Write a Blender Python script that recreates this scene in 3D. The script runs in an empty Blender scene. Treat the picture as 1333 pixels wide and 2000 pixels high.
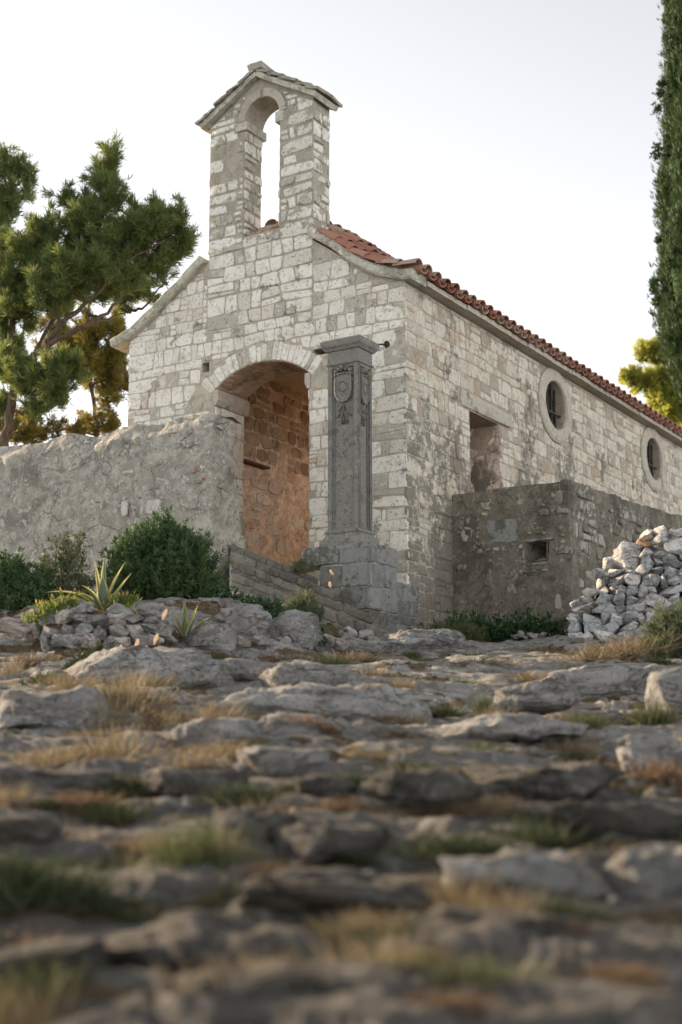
import bpy, bmesh, math, random
import numpy as np
from mathutils import Vector

SEED = 7
rng = np.random.default_rng(SEED)
random.seed(SEED)
scene = bpy.context.scene
COL = scene.collection
PI = math.pi

# ------------------------------------------------------------------ camera model (metres, eye level is z = 0)
FPX, HOR = 2778.0, 1550.0
PITCH = math.atan((HOR - 1000) / FPX)
CP, SP = math.cos(PITCH), math.sin(PITCH)


def ray(px, py):
    x = (px - 666.5) / FPX
    y = (1000 - py) / FPX
    return np.array([x, CP - y * SP, SP + y * CP])


def at(px, py, Y):
    r = ray(px, py)
    return r * (Y / r[1])


ANG = math.radians(32.3)                 # the chapel is turned by this much
CORNER = at(797, 1180, 20.0)             # its near corner
UL = np.array([-math.cos(ANG), math.sin(ANG), 0])
VL = np.array([math.sin(ANG), math.cos(ANG), 0])


def W(u, v, z):                          # chapel coordinates -> world
    p = CORNER + u * UL + v * VL
    return np.array([p[0], p[1], z])


# ------------------------------------------------------------------ noise
def _h(ix, iy, iz, s):
    ix, iy, iz = np.asarray(ix), np.asarray(iy), np.asarray(iz)
    n = (ix.astype(np.int64) * 374761393 + iy.astype(np.int64) * 668265263 + iz.astype(np.int64) * 2147483647 + s * 1274126177) & 0xFFFFFFFF
    n = ((n ^ (n >> 13)) * 1274126177) & 0xFFFFFFFF
    n = ((n ^ (n >> 16)) * 2246822519) & 0xFFFFFFFF
    return ((n ^ (n >> 15)) & 0xFFFFFF) / float(0xFFFFFF)


def vnoise(P, s=0):
    P = np.asarray(P, float)
    i = np.floor(P).astype(np.int64)
    f = P - i
    f = f * f * f * (f * (f * 6 - 15) + 10)
    r = 0
    for dx in (0, 1):
        wx = f[..., 0] if dx else 1 - f[..., 0]
        for dy in (0, 1):
            wy = f[..., 1] if dy else 1 - f[..., 1]
            for dz in (0, 1):
                wz = f[..., 2] if dz else 1 - f[..., 2]
                r = r + wx * wy * wz * _h(i[..., 0] + dx, i[..., 1] + dy, i[..., 2] + dz, s)
    return r * 2 - 1


def fbm(P, s=0, o=4, g=.5, l=2.03):
    P = np.asarray(P, float)
    r, a = 0, 1.0
    for k in range(o):
        r = r + a * vnoise(P * (l ** k) + 17.3 * k, s + k)
        a *= g
    return r


def ridged(P, s=0, o=4):
    r, a = 0, 1.0
    for k in range(o):
        r = r + a * (1 - 2 * np.abs(vnoise(np.asarray(P) * (2.05 ** k) + 9.1 * k, s + k)))
        a *= .5
    return r


def sstep(a, b, x):
    t = np.clip((x - a) / (b - a), 0, 1)
    return t * t * (3 - 2 * t)


# ------------------------------------------------------------------ materials
class N:
    def __init__(self, name):
        self.m = bpy.data.materials.new(name)
        self.m.use_nodes = True
        self.t = self.m.node_tree
        self.t.nodes.clear()
        self.out = self.t.nodes.new('ShaderNodeOutputMaterial')

    def n(self, typ, **kw):
        x = self.t.nodes.new('ShaderNode' + typ)
        for k, v in kw.items():
            setattr(x, k, v)
        return x

    def l(self, a, b):
        self.t.links.new(a, b)

    def setin(self, sock, v):
        if hasattr(v, 'is_output'):
            self.l(v, sock)
        else:
            sock.default_value = v

    def coord(self, scale=(1, 1, 1), rand=False):
        tc = self.n('TexCoord')
        o = tc.outputs['Object']
        if rand:
            oi = self.n('ObjectInfo')
            c = self.n('CombineXYZ')
            mu = self.math('MULTIPLY', oi.outputs['Random'], 57.0)
            self.l(mu, c.inputs[0]); self.l(mu, c.inputs[1])
            a = self.n('VectorMath', operation='ADD')
            self.l(o, a.inputs[0]); self.l(c.outputs[0], a.inputs[1])
            o = a.outputs[0]
        if scale != (1, 1, 1):
            a = self.n('VectorMath', operation='MULTIPLY')
            self.l(o, a.inputs[0]); a.inputs[1].default_value = scale
            o = a.outputs[0]
        return o

    def noise(self, vec, scale, detail=5, rough=.6, dist=0.0):
        x = self.n('TexNoise')
        self.l(vec, x.inputs['Vector'])
        x.inputs['Scale'].default_value = scale
        x.inputs['Detail'].default_value = detail
        x.inputs['Roughness'].default_value = rough
        x.inputs['Distortion'].default_value = dist
        return x.outputs['Fac']

    def voro(self, vec, scale, feature='F1', rnd=1.0):
        x = self.n('TexVoronoi', feature=feature)
        self.l(vec, x.inputs['Vector'])
        x.inputs['Scale'].default_value = scale
        x.inputs['Randomness'].default_value = rnd
        return x

    def math(self, op, a, b=0.0, clamp=False):
        x = self.n('Math', operation=op, use_clamp=clamp)
        self.setin(x.inputs[0], a); self.setin(x.inputs[1], b)
        return x.outputs[0]

    def ramp(self, f, lo, hi):
        x = self.n('MapRange', interpolation_type='SMOOTHSTEP')
        self.setin(x.inputs['Value'], f)
        x.inputs['From Min'].default_value = lo
        x.inputs['From Max'].default_value = hi
        return x.outputs[0]

    def mix(self, f, a, b):
        x = self.n('Mix', data_type='RGBA')
        self.setin(x.inputs[0], f)
        for s, v in ((x.inputs[6], a), (x.inputs[7], b)):
            if hasattr(v, 'is_output'):
                self.l(v, s)
            else:
                s.default_value = (*v, 1)
        return x.outputs[2]

    def island(self):
        return self.n('NewGeometry').outputs['Random Per Island']

    def sep(self, vec):
        x = self.n('SeparateXYZ')
        self.l(vec, x.inputs[0])
        return x.outputs

    def bump(self, h, strength=.5, dist=.01, normal=None):
        x = self.n('Bump')
        x.inputs['Strength'].default_value = strength
        x.inputs['Distance'].default_value = dist
        self.l(h, x.inputs['Height'])
        if normal is not None:
            self.l(normal, x.inputs['Normal'])
        return x.outputs[0]

    def done(self, col, rough=.9, normal=None, spec=.25, metal=0.0):
        b = self.n('BsdfPrincipled')
        self.setin(b.inputs['Base Color'], col if hasattr(col, 'is_output') else (*col, 1))
        self.setin(b.inputs['Roughness'], rough)
        b.inputs['Specular IOR Level'].default_value = spec
        b.inputs['Metallic'].default_value = metal
        if normal is not None:
            self.l(normal, b.inputs['Normal'])
        self.l(b.outputs[0], self.out.inputs[0])
        return self.m


def grime_mask(k, v, lo, scale, zstain):
    """patches of grey crust with ragged edges, shared by the stones and the mortar between them"""
    g = k.noise(v, scale, 9, .70, .35)
    g2 = k.noise(v, 8.0, 6, .72)
    gm = k.math('ADD', g, k.math('MULTIPLY', k.math('SUBTRACT', g2, .5), .42))
    if zstain:
        z0, z1, amt = zstain                      # more grime towards the damp foot of the wall
        zz = k.math('SUBTRACT', 1.0, k.ramp(k.sep(v)[2], z0, z1))
        gm = k.math('ADD', gm, k.math('MULTIPLY', zz, amt))
    return k.ramp(gm, lo, lo + .07)


def m_stone(name, ca, cb, cc, grime=(.17, .16, .13), g_lo=.58, g_scale=1.6, spots=.6, zstain=None, ochre=0.0, relief=1.0, lichen=.5, g_amt=.85):
    """Weathered limestone ashlar: each stone has its own tint, with pits, lichen and grime patches."""
    k = N(name)
    v = k.coord()
    r = k.island()
    col = k.mix(k.ramp(r, .05, .6), ca, cb)
    col = k.mix(k.math('GREATER_THAN', k.math('FRACT', k.math('MULTIPLY', r, 37.3)), .80), col, cc)
    fine = k.noise(v, 42, 6, .75)
    mid = k.noise(v, 10, 7, .72, .3)
    dark = k.mix(.5, col, tuple(c * .35 for c in ca))
    col = k.mix(k.math('MULTIPLY', k.ramp(mid, .50, .66), .55), col, dark)
    col = k.mix(k.math('MULTIPLY', k.ramp(k.noise(v, 6.3, 6, .7), .54, .62), .45), col, tuple(min(.8, c * 1.18) for c in cb))
    if ochre:
        oc = k.ramp(k.noise(v, 2.3, 6, .68, .6), .52, .64)
        col = k.mix(k.math('MULTIPLY', oc, ochre), col, (.44, .28, .16))
    if lichen:
        li = k.ramp(k.noise(v, 5.0, 8, .74, .4), .555, .60)
        col = k.mix(k.math('MULTIPLY', li, lichen), col, (.27, .255, .19))
    gm = grime_mask(k, v, g_lo, g_scale, zstain)
    gcol = k.mix(k.ramp(fine, .4, .62), tuple(c * .75 for c in grime), tuple(c * 1.4 for c in grime))
    col = k.mix(k.math('MULTIPLY', gm, g_amt), col, gcol)
    pits = k.ramp(k.noise(v, 27, 3, .6), .61, .67)
    col = k.mix(k.math('MULTIPLY', pits, spots), col, (.10, .095, .08))
    h = k.math('ADD', k.math('MULTIPLY', fine, .8), k.math('MULTIPLY', mid, 1.2))
    h = k.math('SUBTRACT', h, k.math('MULTIPLY', pits, .5))
    return k.done(col, .93, k.bump(h, .9 * relief, .025), .18)


def m_mortar(name, ca, cb, red=0.0, grime=None, g_lo=.58, g_scale=1.6, zstain=None, lichen=.5):
    k = N(name)
    v = k.coord()
    a = k.noise(v, 3.6, 8, .72)
    f = k.noise(v, 34, 5, .75)
    col = k.mix(k.ramp(a, .40, .60), ca, cb)
    col = k.mix(k.math('MULTIPLY', k.ramp(f, .52, .68), .65), col, tuple(c * .35 for c in ca))
    if lichen:
        li = k.ramp(k.noise(v, 5.0, 8, .74, .4), .555, .60)
        col = k.mix(k.math('MULTIPLY', li, lichen), col, (.22, .21, .155))
    if red:
        col = k.mix(k.math('MULTIPLY', k.ramp(k.noise(v, 5.5, 3, .5), .60, .66), red), col, (.36, .16, .085))
    if grime:
        col = k.mix(k.math('MULTIPLY', grime_mask(k, v, g_lo, g_scale, zstain), .8), col, tuple(c * .8 for c in grime))
    return k.done(col, .95, k.bump(f, .9, .03), .15)


def m_plaster(name, base, light, dark, d_lo=.50, stones=.5, warm=None, scale=5.2, dark_amt=.85, show_amt=1.0):
    """Old lime render over rubble: pale bits of stone show through a grey lichen-stained coat."""
    k = N(name)
    v = k.coord()
    big = k.noise(v, 1.2, 9, .70, .4)
    mid = k.noise(v, 5.5, 8, .74, .3)
    fine = k.noise(v, 38, 6, .76)
    wv = k.n('VectorMath', operation='MULTIPLY_ADD')
    nz = k.n('TexNoise'); k.l(v, nz.inputs['Vector']); nz.inputs['Scale'].default_value = 6; nz.inputs['Detail'].default_value = 5
    k.l(nz.outputs['Color'], wv.inputs[0]); wv.inputs[1].default_value = (.16, .16, .16); k.l(v, wv.inputs[2])
    vo = k.voro(wv.outputs[0], scale)
    cell = k.math('SUBTRACT', 1.0, k.ramp(vo.outputs['Distance'], .42, .56))
    rs = k.sep(vo.outputs['Color'])
    show = k.math('MULTIPLY', k.math('GREATER_THAN', rs[0], 1 - stones), cell)
    show = k.math('MULTIPLY', show, k.ramp(k.noise(v, 13, 6, .72), .47, .53))
    show = k.math('MULTIPLY', show, show_amt)
    col = k.mix(k.ramp(mid, .42, .60), base, tuple(min(1, c * 1.5) for c in base))
    m = k.math('ADD', big, k.math('MULTIPLY', k.math('SUBTRACT', mid, .5), .45))
    col = k.mix(k.math('MULTIPLY', k.ramp(m, d_lo, d_lo + .09), dark_amt), col, dark)
    if warm:
        col = k.mix(k.math('MULTIPLY', k.ramp(k.noise(v, 1.7, 7, .7, .5), .54, .64), .7), col, warm)
    col = k.mix(k.math('MULTIPLY', k.ramp(fine, .50, .62), .5), col, k.mix(.5, col, (.05, .05, .045)))
    col = k.mix(show, col, k.mix(rs[1], light, tuple(c * .72 for c in light)))
    col = k.mix(k.math('MULTIPLY', k.ramp(k.noise(v, 9.5, 7, .75), .58, .63), .55), col, light)
    sp = k.ramp(k.noise(v, 30, 3, .6), .62, .67)
    col = k.mix(k.math('MULTIPLY', sp, .7), col, (.06, .06, .052))
    crack = k.voro(wv.outputs[0], 2.6, 'DISTANCE_TO_EDGE').outputs['Distance']
    cr = k.math('MULTIPLY', k.math('SUBTRACT', 1.0, k.ramp(crack, .0, .022)), k.ramp(k.noise(v, 1.9, 3, .5), .50, .58))
    col = k.mix(k.math('MULTIPLY', cr, .35), col, (.06, .055, .05))
    h = k.math('ADD', k.math('MULTIPLY', fine, .7), k.math('ADD', k.math('MULTIPLY', mid, 1.3), k.math('MULTIPLY', show, .5)))
    h = k.math('SUBTRACT', h, k.math('MULTIPLY', cr, .6))
    return k.done(col, .95, k.bump(h, 1.0, .04), .15)


def m_rock(name, ca, cb, stain, rand=True, soil=False, stain_amt=.75, pale=.6):
    k = N(name)
    v = k.coord(rand=rand)
    vs = k.n('VectorMath', operation='MULTIPLY')
    k.l(v, vs.inputs[0]); vs.inputs[1].default_value = (.6, 1.7, 2.4) if soil else (1, 1, 2.4)
    vs = vs.outputs[0]
    big = k.noise(vs, 1.3, 8, .72, .5)
    mid = k.noise(vs, 5.0, 9, .74, .4)
    fine = k.noise(v, 36, 6, .76)
    col = k.mix(k.ramp(big, .40, .60), ca, cb)
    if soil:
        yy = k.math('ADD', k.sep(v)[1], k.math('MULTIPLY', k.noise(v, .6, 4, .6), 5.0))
        col = k.mix(k.math('MULTIPLY', k.math('SUBTRACT', 1.0, k.ramp(yy, 8.0, 14.5)), .85), col, k.mix(k.ramp(mid, .40, .60), (.084, .076, .066), (.142, .131, .116)))   # lower stairway: worn brown stone, darkened to put foreground shade into its colour
    col = k.mix(k.math('MULTIPLY', k.ramp(mid, .51, .61), stain_amt), col, stain)
    col = k.mix(k.math('MULTIPLY', k.ramp(k.noise(v, 8, 7, .74), .55, .61), pale), col, k.mix(.55, col, (.56, .55, .53)))
    col = k.mix(k.math('MULTIPLY', k.ramp(k.noise(v, 3.1, 8, .75, .6), .545, .585), .65), col, tuple(c * .45 for c in ca))
    col = k.mix(k.math('MULTIPLY', k.ramp(fine, .51, .64), .6), col, tuple(c * .40 for c in ca))
    crk = k.math('SUBTRACT', 1.0, k.ramp(k.math('ABSOLUTE', k.math('SUBTRACT', k.noise(vs, 2.2, 6, .65, .8), .5)), .0, .012))
    col = k.mix(k.math('MULTIPLY', crk, .55), col, tuple(c * .3 for c in ca))
    if soil:
        at_ = k.n('Attribute', attribute_name='soil')
        s = k.math('ADD', at_.outputs['Fac'], k.math('MULTIPLY', k.math('SUBTRACT', k.noise(v, 7, 7, .74), .5), 1.5))
        sm = k.ramp(s, .34, .46)
        soilc = k.mix(k.ramp(k.noise(v, 18, 6, .7), .42, .58), (.075, .047, .030), (.19, .135, .085))
        soilc = k.mix(k.ramp(k.noise(v, 3, 4, .6), .5, .6), soilc, (.13, .105, .055))
        col = k.mix(sm, col, soilc)
    h = k.math('ADD', k.math('MULTIPLY', fine, .35), mid)
    h = k.math('SUBTRACT', h, k.math('MULTIPLY', crk, .35))
    return k.done(col, .92, k.bump(h, 1.0, .07), .2)


def m_leaf(name, ca, cb, trans=.35, rough=.6, tcol=None, hue=0.0):
    k = N(name)
    r = k.island()
    v = k.coord()
    cl = k.ramp(k.noise(v, 1.6, 3, .6), .35, .65)
    f = k.math('ADD', k.math('MULTIPLY', r, .6), k.math('MULTIPLY', cl, .4))
    col = k.mix(f, ca, cb)
    if hue:
        col = k.mix(k.math('MULTIPLY', k.math('GREATER_THAN', k.math('FRACT', k.math('MULTIPLY', r, 91.7)), 1 - hue), .8), col, (.16, .09, .035))
    d = k.n('BsdfPrincipled')
    k.l(col, d.inputs['Base Color']); d.inputs['Roughness'].default_value = rough
    d.inputs['Specular IOR Level'].default_value = .25
    t = k.n('BsdfTranslucent')
    if tcol:
        tc = k.mix(.5, col, tcol)
        k.l(tc, t.inputs[0])
    else:
        k.l(col, t.inputs[0])
    mx = k.n('MixShader'); mx.inputs[0].default_value = trans
    k.l(d.outputs[0], mx.inputs[1]); k.l(t.outputs[0], mx.inputs[2])
    k.l(mx.outputs[0], k.out.inputs[0])
    return k.m


def m_bark(name, ca, cb):
    k = N(name)
    v = k.coord((1, 1, .35))
    f = k.noise(v, 16, 5, .7)
    return k.done(k.mix(k.ramp(f, .35, .65), ca, cb), .95, k.bump(f, .9, .03), .1)


def m_tile(name):
    k = N(name)
    v = k.coord()
    r = k.island()
    col = k.mix(r, (.27, .115, .08), (.36, .19, .135))
    col = k.mix(k.math('GREATER_THAN', k.math('FRACT', k.math('MULTIPLY', r, 53.1)), .8), col, (.33, .24, .18))
    f = k.noise(v, 24, 5, .7)
    col = k.mix(k.math('MULTIPLY', k.ramp(k.noise(v, 6, 5, .7), .52, .7), .75), col, (.15, .10, .075))
    return k.done(col, .9, k.bump(f, .5, .01), .2)


def m_iron(name):
    k = N(name)
    v = k.coord()
    f = k.noise(v, 30, 4, .6)
    return k.done(k.mix(k.ramp(f, .4, .7), (.022, .021, .02), (.06, .04, .028)), .6, None, .4, .5)


def m_glass(name):
    k = N(name)
    v = k.coord()
    f = k.noise(v, 3, 3, .5)
    return k.done(k.mix(f, (.012, .013, .014), (.03, .03, .03)), .25, k.bump(f, .05, .01), .5)


FG = dict(grime=(.23, .215, .17), g_lo=.585, g_scale=1.5)
GG = dict(grime=(.30, .285, .22), g_lo=.535, g_scale=3.2)
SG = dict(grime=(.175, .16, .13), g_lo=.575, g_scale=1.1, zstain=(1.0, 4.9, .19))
M = dict(
    front=m_stone('limestone_front', (.62, .58, .495), (.76, .73, .65), (.45, .425, .36), spots=.6, ochre=.22, lichen=.38, **FG),
    gable=m_stone('limestone_gable', (.62, .58, .50), (.75, .72, .64), (.44, .415, .35), spots=.7, lichen=.6, **GG),
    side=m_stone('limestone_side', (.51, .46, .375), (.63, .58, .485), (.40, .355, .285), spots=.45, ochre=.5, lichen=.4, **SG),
    mortar=m_mortar('lime_mortar', (.51, .47, .385), (.38, .35, .28), .5, **FG),
    mortar_gable=m_mortar('mossy_mortar', (.33, .305, .24), (.42, .39, .315), .2, lichen=.6),
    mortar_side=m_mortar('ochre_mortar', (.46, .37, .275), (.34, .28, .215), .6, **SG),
    dressed=m_stone('dressed_stone', (.37, .335, .275), (.44, .40, .335), (.34, .31, .255), g_lo=.60, spots=.4, ochre=.35, relief=.7, lichen=.4),
    coping=m_stone('coping_stone', (.44, .42, .345), (.50, .475, .40), (.38, .365, .30), grime=(.27, .27, .205), g_lo=.50, g_scale=3, spots=.5, relief=.9, lichen=.5),
    slab=m_stone('roof_slab_stone', (.30, .275, .22), (.36, .335, .275), (.24, .225, .185), grime=(.15, .145, .105), g_lo=.50, g_scale=3, spots=.5),
    pillar=m_stone('dark_carved_stone', (.135, .13, .115), (.215, .207, .186), (.16, .154, .137), grime=(.10, .097, .085), g_lo=.55, g_scale=3.6, spots=.7, relief=1.0, lichen=.9, g_amt=.6),
    podium=m_stone('grey_podium_stone', (.185, .187, .178), (.25, .25, .235), (.16, .158, .142), grime=(.095, .09, .07), g_lo=.53, g_scale=1.8, spots=.6, lichen=.5),
    step=m_stone('grey_step_stone', (.17, .157, .13), (.215, .20, .168), (.145, .136, .115), grime=(.125, .115, .085), g_lo=.53, g_scale=2, spots=.5, lichen=.5),
    plaster=m_plaster('grey_lime_render', (.33, .31, .265), (.62, .59, .53), (.20, .19, .158), d_lo=.535, stones=.6, show_amt=.85),
    terrace=m_plaster('dark_lime_render', (.175, .155, .12), (.46, .43, .365), (.105, .094, .073), d_lo=.50, stones=.30, show_amt=.8),
    wallstone=m_stone('pale_rubble_stone', (.40, .38, .33), (.52, .495, .44), (.36, .34, .295), grime=(.22, .21, .175), g_lo=.53, g_scale=2.6, spots=.6, lichen=.5),
    darkstone=m_stone('dull_rubble_stone', (.22, .20, .16), (.40, .375, .32), (.17, .155, .125), grime=(.11, .10, .078), g_lo=.50, g_scale=2.6, spots=.6, lichen=.4),
    inside_stone=m_stone('peach_rubble_stone', (.60, .51, .42), (.68, .61, .52), (.55, .44, .35), grime=(.52, .31, .19), g_lo=.53, g_scale=2.0, spots=.4, ochre=.5, lichen=.25),
    inside=m_plaster('orange_stained_plaster', (.62, .49, .385), (.72, .65, .555), (.52, .30, .19), d_lo=.54, stones=.5, warm=(.60, .32, .18), show_amt=.7, dark_amt=.75),
    soffit=m_stone('arch_soffit_brick', (.37, .27, .19), (.43, .33, .24), (.31, .21, .14), grime=(.17, .12, .085), g_lo=.54, spots=.4, lichen=.2),
    tile=m_tile('terracotta_tile'),
    iron=m_iron('black_iron'), glass=m_glass('dark_pane'),
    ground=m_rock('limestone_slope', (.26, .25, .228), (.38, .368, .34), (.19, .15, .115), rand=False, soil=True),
    rock=m_rock('grey_limestone', (.255, .25, .237), (.37, .363, .347), (.22, .17, .125)),
    brownrock_shade_tint=m_rock('brown_worn_limestone_shade_tint', (.088, .080, .069), (.148, .137, .120), (.08, .06, .044), pale=.3),  # brown of worn stone, with the dimness of the foreground painted in
    whiterock=m_rock('white_broken_limestone', (.62, .59, .555), (.74, .715, .685), (.55, .45, .37), stain_amt=.35, pale=.4),
    greyrubble=m_rock('blue_grey_broken_limestone', (.42, .425, .425), (.56, .56, .555), (.42, .36, .30), stain_amt=.35, pale=.3),
    orangerock=m_rock('rusty_limestone', (.42, .25, .14), (.52, .38, .27), (.40, .22, .13)),
    pinkrock=m_rock('pale_pink_limestone', (.50, .43, .385), (.58, .53, .49), (.38, .27, .22)),
    soil=m_mortar('dry_earth', (.13, .085, .055), (.19, .135, .09)),
    bark=m_bark('pine_bark', (.07, .05, .037), (.13, .098, .072)),
    twig=m_bark('shrub_twig', (.11, .085, .06), (.17, .135, .10)),
    pine=m_leaf('pine_needles', (.085, .140, .050), (.19, .25, .090), .5, tcol=(.22, .22, .04), hue=.07),
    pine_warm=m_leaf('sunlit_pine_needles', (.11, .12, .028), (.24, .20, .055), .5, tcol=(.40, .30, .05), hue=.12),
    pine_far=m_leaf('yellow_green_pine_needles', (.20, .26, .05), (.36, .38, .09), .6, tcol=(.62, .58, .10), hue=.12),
    cypress=m_leaf('cypress_foliage', (.024, .052, .016), (.052, .092, .026), .2, tcol=(.10, .12, .03)),
    cypress_dense=m_leaf('dense_cypress_foliage', (.024, .052, .016), (.052, .092, .026), .0, rough=.9),
    shrub=m_leaf('evergreen_shrub_leaves', (.045, .085, .034), (.095, .145, .055), .3),
    shrub_grey=m_leaf('grey_green_shrub_leaves', (.085, .105, .055), (.15, .165, .09), .3),
    ivy=m_leaf('dark_creeper_leaves', (.018, .05, .018), (.045, .09, .03), .25),
    succulent=m_leaf('ice_plant_leaves', (.06, .12, .03), (.13, .19, .045), .35, tcol=(.30, .32, .05)),
    redtip=m_leaf('ice_plant_red_tips', (.34, .20, .09), (.45, .34, .14), .4),
    agave=m_leaf('agave_green', (.085, .13, .075), (.11, .16, .09), .25),
    agave_edge=m_leaf('agave_yellow_margin', (.36, .33, .12), (.46, .41, .18), .45),
    dry=m_leaf('dry_golden_grass', (.155, .12, .068), (.27, .21, .125), .35),
    rust=m_leaf('rusty_dry_herb', (.115, .07, .042), (.19, .125, .075), .3),
    green=m_leaf('green_grass', (.055, .072, .028), (.12, .125, .055), .35),
    olive=m_leaf('dark_olive_tuft', (.030, .042, .020), (.066, .078, .036), .3),
    seed=m_leaf('pale_seed_head', (.62, .50, .38), (.72, .60, .48), .6),
)


# ------------------------------------------------------------------ mesh helpers
def mesh_np(name, V, F, mats, mi=None, smooth=False):
    """V (n,3), F list of index lists or (m,k) array."""
    me = bpy.data.meshes.new(name)
    V = np.asarray(V, np.float32)
    if isinstance(F, np.ndarray):
        m, k = F.shape
        me.vertices.add(len(V)); me.vertices.foreach_set('co', V.ravel())
        me.loops.add(m * k); me.loops.foreach_set('vertex_index', F.astype(np.int32).ravel())
        me.polygons.add(m); me.polygons.foreach_set('loop_start', np.arange(0, m * k, k, dtype=np.int32))
        me.update(calc_edges=True)
    else:
        me.from_pydata(V.tolist(), [], F)
    for m_ in mats:
        me.materials.append(m_)
    if mi is not None:
        me.polygons.foreach_set('material_index', np.asarray(mi, np.int32))
    if smooth:
        me.polygons.foreach_set('use_smooth', np.ones(len(me.polygons), bool))
    me.update()
    return me


def link(name, me, parent=None, loc=None, rz=0.0):
    o = bpy.data.objects.new(name, me)
    COL.objects.link(o)
    if parent is not None:
        o.parent = parent
    if loc is not None:
        o.location = tuple(loc)
    if rz:
        o.rotation_euler = (0, 0, rz)
    return o


def tag(o, label, cat, group=None):
    o['label'] = label
    o['category'] = cat
    o['kind'] = 'thing'
    if group:
        o['group'] = group
    return o


def thing(name, label, cat, loc, rz=0.0, group=None):
    o = link(name, None, None, loc, rz)
    return tag(o, label, cat, group)


class MB:
    """Collects pieces into one mesh."""
    def __init__(self):
        self.v, self.f, self.m, self.n = [], [], [], 0

    def add(self, V, F, mi=0):
        V = np.asarray(V, float)
        self.v.append(V)
        n = self.n
        for q in F:
            self.f.append([int(i) + n for i in q])
            self.m.append(mi)
        self.n += len(V)

    def box(self, a, b, mi=0, bev=0.0):
        x0, y0, z0 = a; x1, y1, z1 = b
        V = [(x, y, z) for z in (z0, z1) for y in (y0, y1) for x in (x0, x1)]
        self.add(V, [(0, 2, 3, 1), (4, 5, 7, 6), (0, 1, 5, 4), (2, 6, 7, 3), (0, 4, 6, 2), (1, 3, 7, 5)], mi)

    def mesh(self, name, mats, origin=(0, 0, 0), smooth=False):
        V = np.concatenate(self.v) - np.asarray(origin)
        return mesh_np(name, V, self.f, mats, self.m, smooth)

    def build(self, name, mats, parent=None, origin=(0, 0, 0), smooth=False, loc=None):
        return link(name, self.mesh(name, mats, origin, smooth), parent, loc)


class Frame:
    """A thing standing in the chapel's own axes; meshes are given as x=-u, y=v, z."""
    def __init__(self, name, label, cat, u, v, z):
        self.o = (-u, v, z)
        self.e = thing(name, label, cat, W(u, v, z), -ANG)

    def part(self, mb, name, mats, parent=None, smooth=False):
        return mb.build(name, mats, parent or self.e, self.o, smooth)


def slab(outline, holes, th, mapf, mb, mi=0):
    """A flat wall of thickness th with real openings (a filled curve), written through mapf(s, t, d), d from 0 to -th."""
    cu = bpy.data.curves.new('tmp', 'CURVE')
    cu.dimensions = '2D'; cu.fill_mode = 'BOTH'; cu.extrude = th / 2
    for pl in [outline] + holes:
        sp = cu.splines.new('POLY'); sp.points.add(len(pl) - 1)
        for p, q in zip(sp.points, pl):
            p.co = (q[0], q[1], 0, 1)
        sp.use_cyclic_u = True
    o = bpy.data.objects.new('tmp', cu); COL.objects.link(o)
    dg = bpy.context.evaluated_depsgraph_get()
    me = bpy.data.meshes.new_from_object(o.evaluated_get(dg))
    V = np.zeros(len(me.vertices) * 3); me.vertices.foreach_get('co', V); V = V.reshape(-1, 3)
    F = [list(p.vertices) for p in me.polygons]
    bpy.data.objects.remove(o); bpy.data.curves.remove(cu); bpy.data.meshes.remove(me)
    mb.add(mapf(V[:, 0], V[:, 1], V[:, 2] - th / 2), F, mi)


# ------------------------------------------------------------------ masonry
def clip(poly, a, b, c):
    out = []
    n = len(poly)
    for i in range(n):
        p, q = poly[i], poly[(i + 1) % n]
        dp, dq = a * p[0] + b * p[1] - c, a * q[0] + b * q[1] - c
        if dp <= 0:
            out.append(p)
        if dp * dq < 0:
            t = dp / (dp - dq)
            out.append((p[0] + t * (q[0] - p[0]), p[1] + t * (q[1] - p[1])))
    return out


def area(p):
    return .5 * abs(sum(p[i][0] * p[(i + 1) % len(p)][1] - p[(i + 1) % len(p)][0] * p[i][1] for i in range(len(p)))) if len(p) > 2 else 0


def rect_hole(s0, s1, t0, t1):
    def f(poly):
        xs = [p[0] for p in poly]; ys = [p[1] for p in poly]
        if max(xs) <= s0 or min(xs) >= s1 or max(ys) <= t0 or min(ys) >= t1:
            return poly
        return max((clip(poly, 1, 0, s0), clip(poly, -1, 0, -s1), clip(poly, 0, 1, t0), clip(poly, 0, -1, -t1)), key=area)
    return f


def round_hole(cx, cy, rx, ry, tmin=-1e9):
    def f(poly):
        if area(poly) == 0:
            return poly
        mx = sum(p[0] for p in poly) / len(poly); my = sum(p[1] for p in poly) / len(poly)
        if my < tmin - .3:
            return poly
        dx, dy = (mx - cx) / rx, (my - cy) / ry
        r = math.hypot(dx, dy) or 1e-6
        if r > 2.2:
            return poly
        dx /= r; dy /= r
        a, b = dx / rx, dy / ry                    # keep outside the tangent line
        return clip(poly, -a, -b, -(a * cx + b * cy + 1))
    return f


def courses(t0, t1, h, rs):
    ts = [t0]
    while ts[-1] < t1 - h[0] * .6:
        ts.append(ts[-1] + rs.uniform(*h))
    k = (t1 - t0) / (ts[-1] - t0)
    return [t0 + (t - t0) * k for t in ts]


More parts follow.
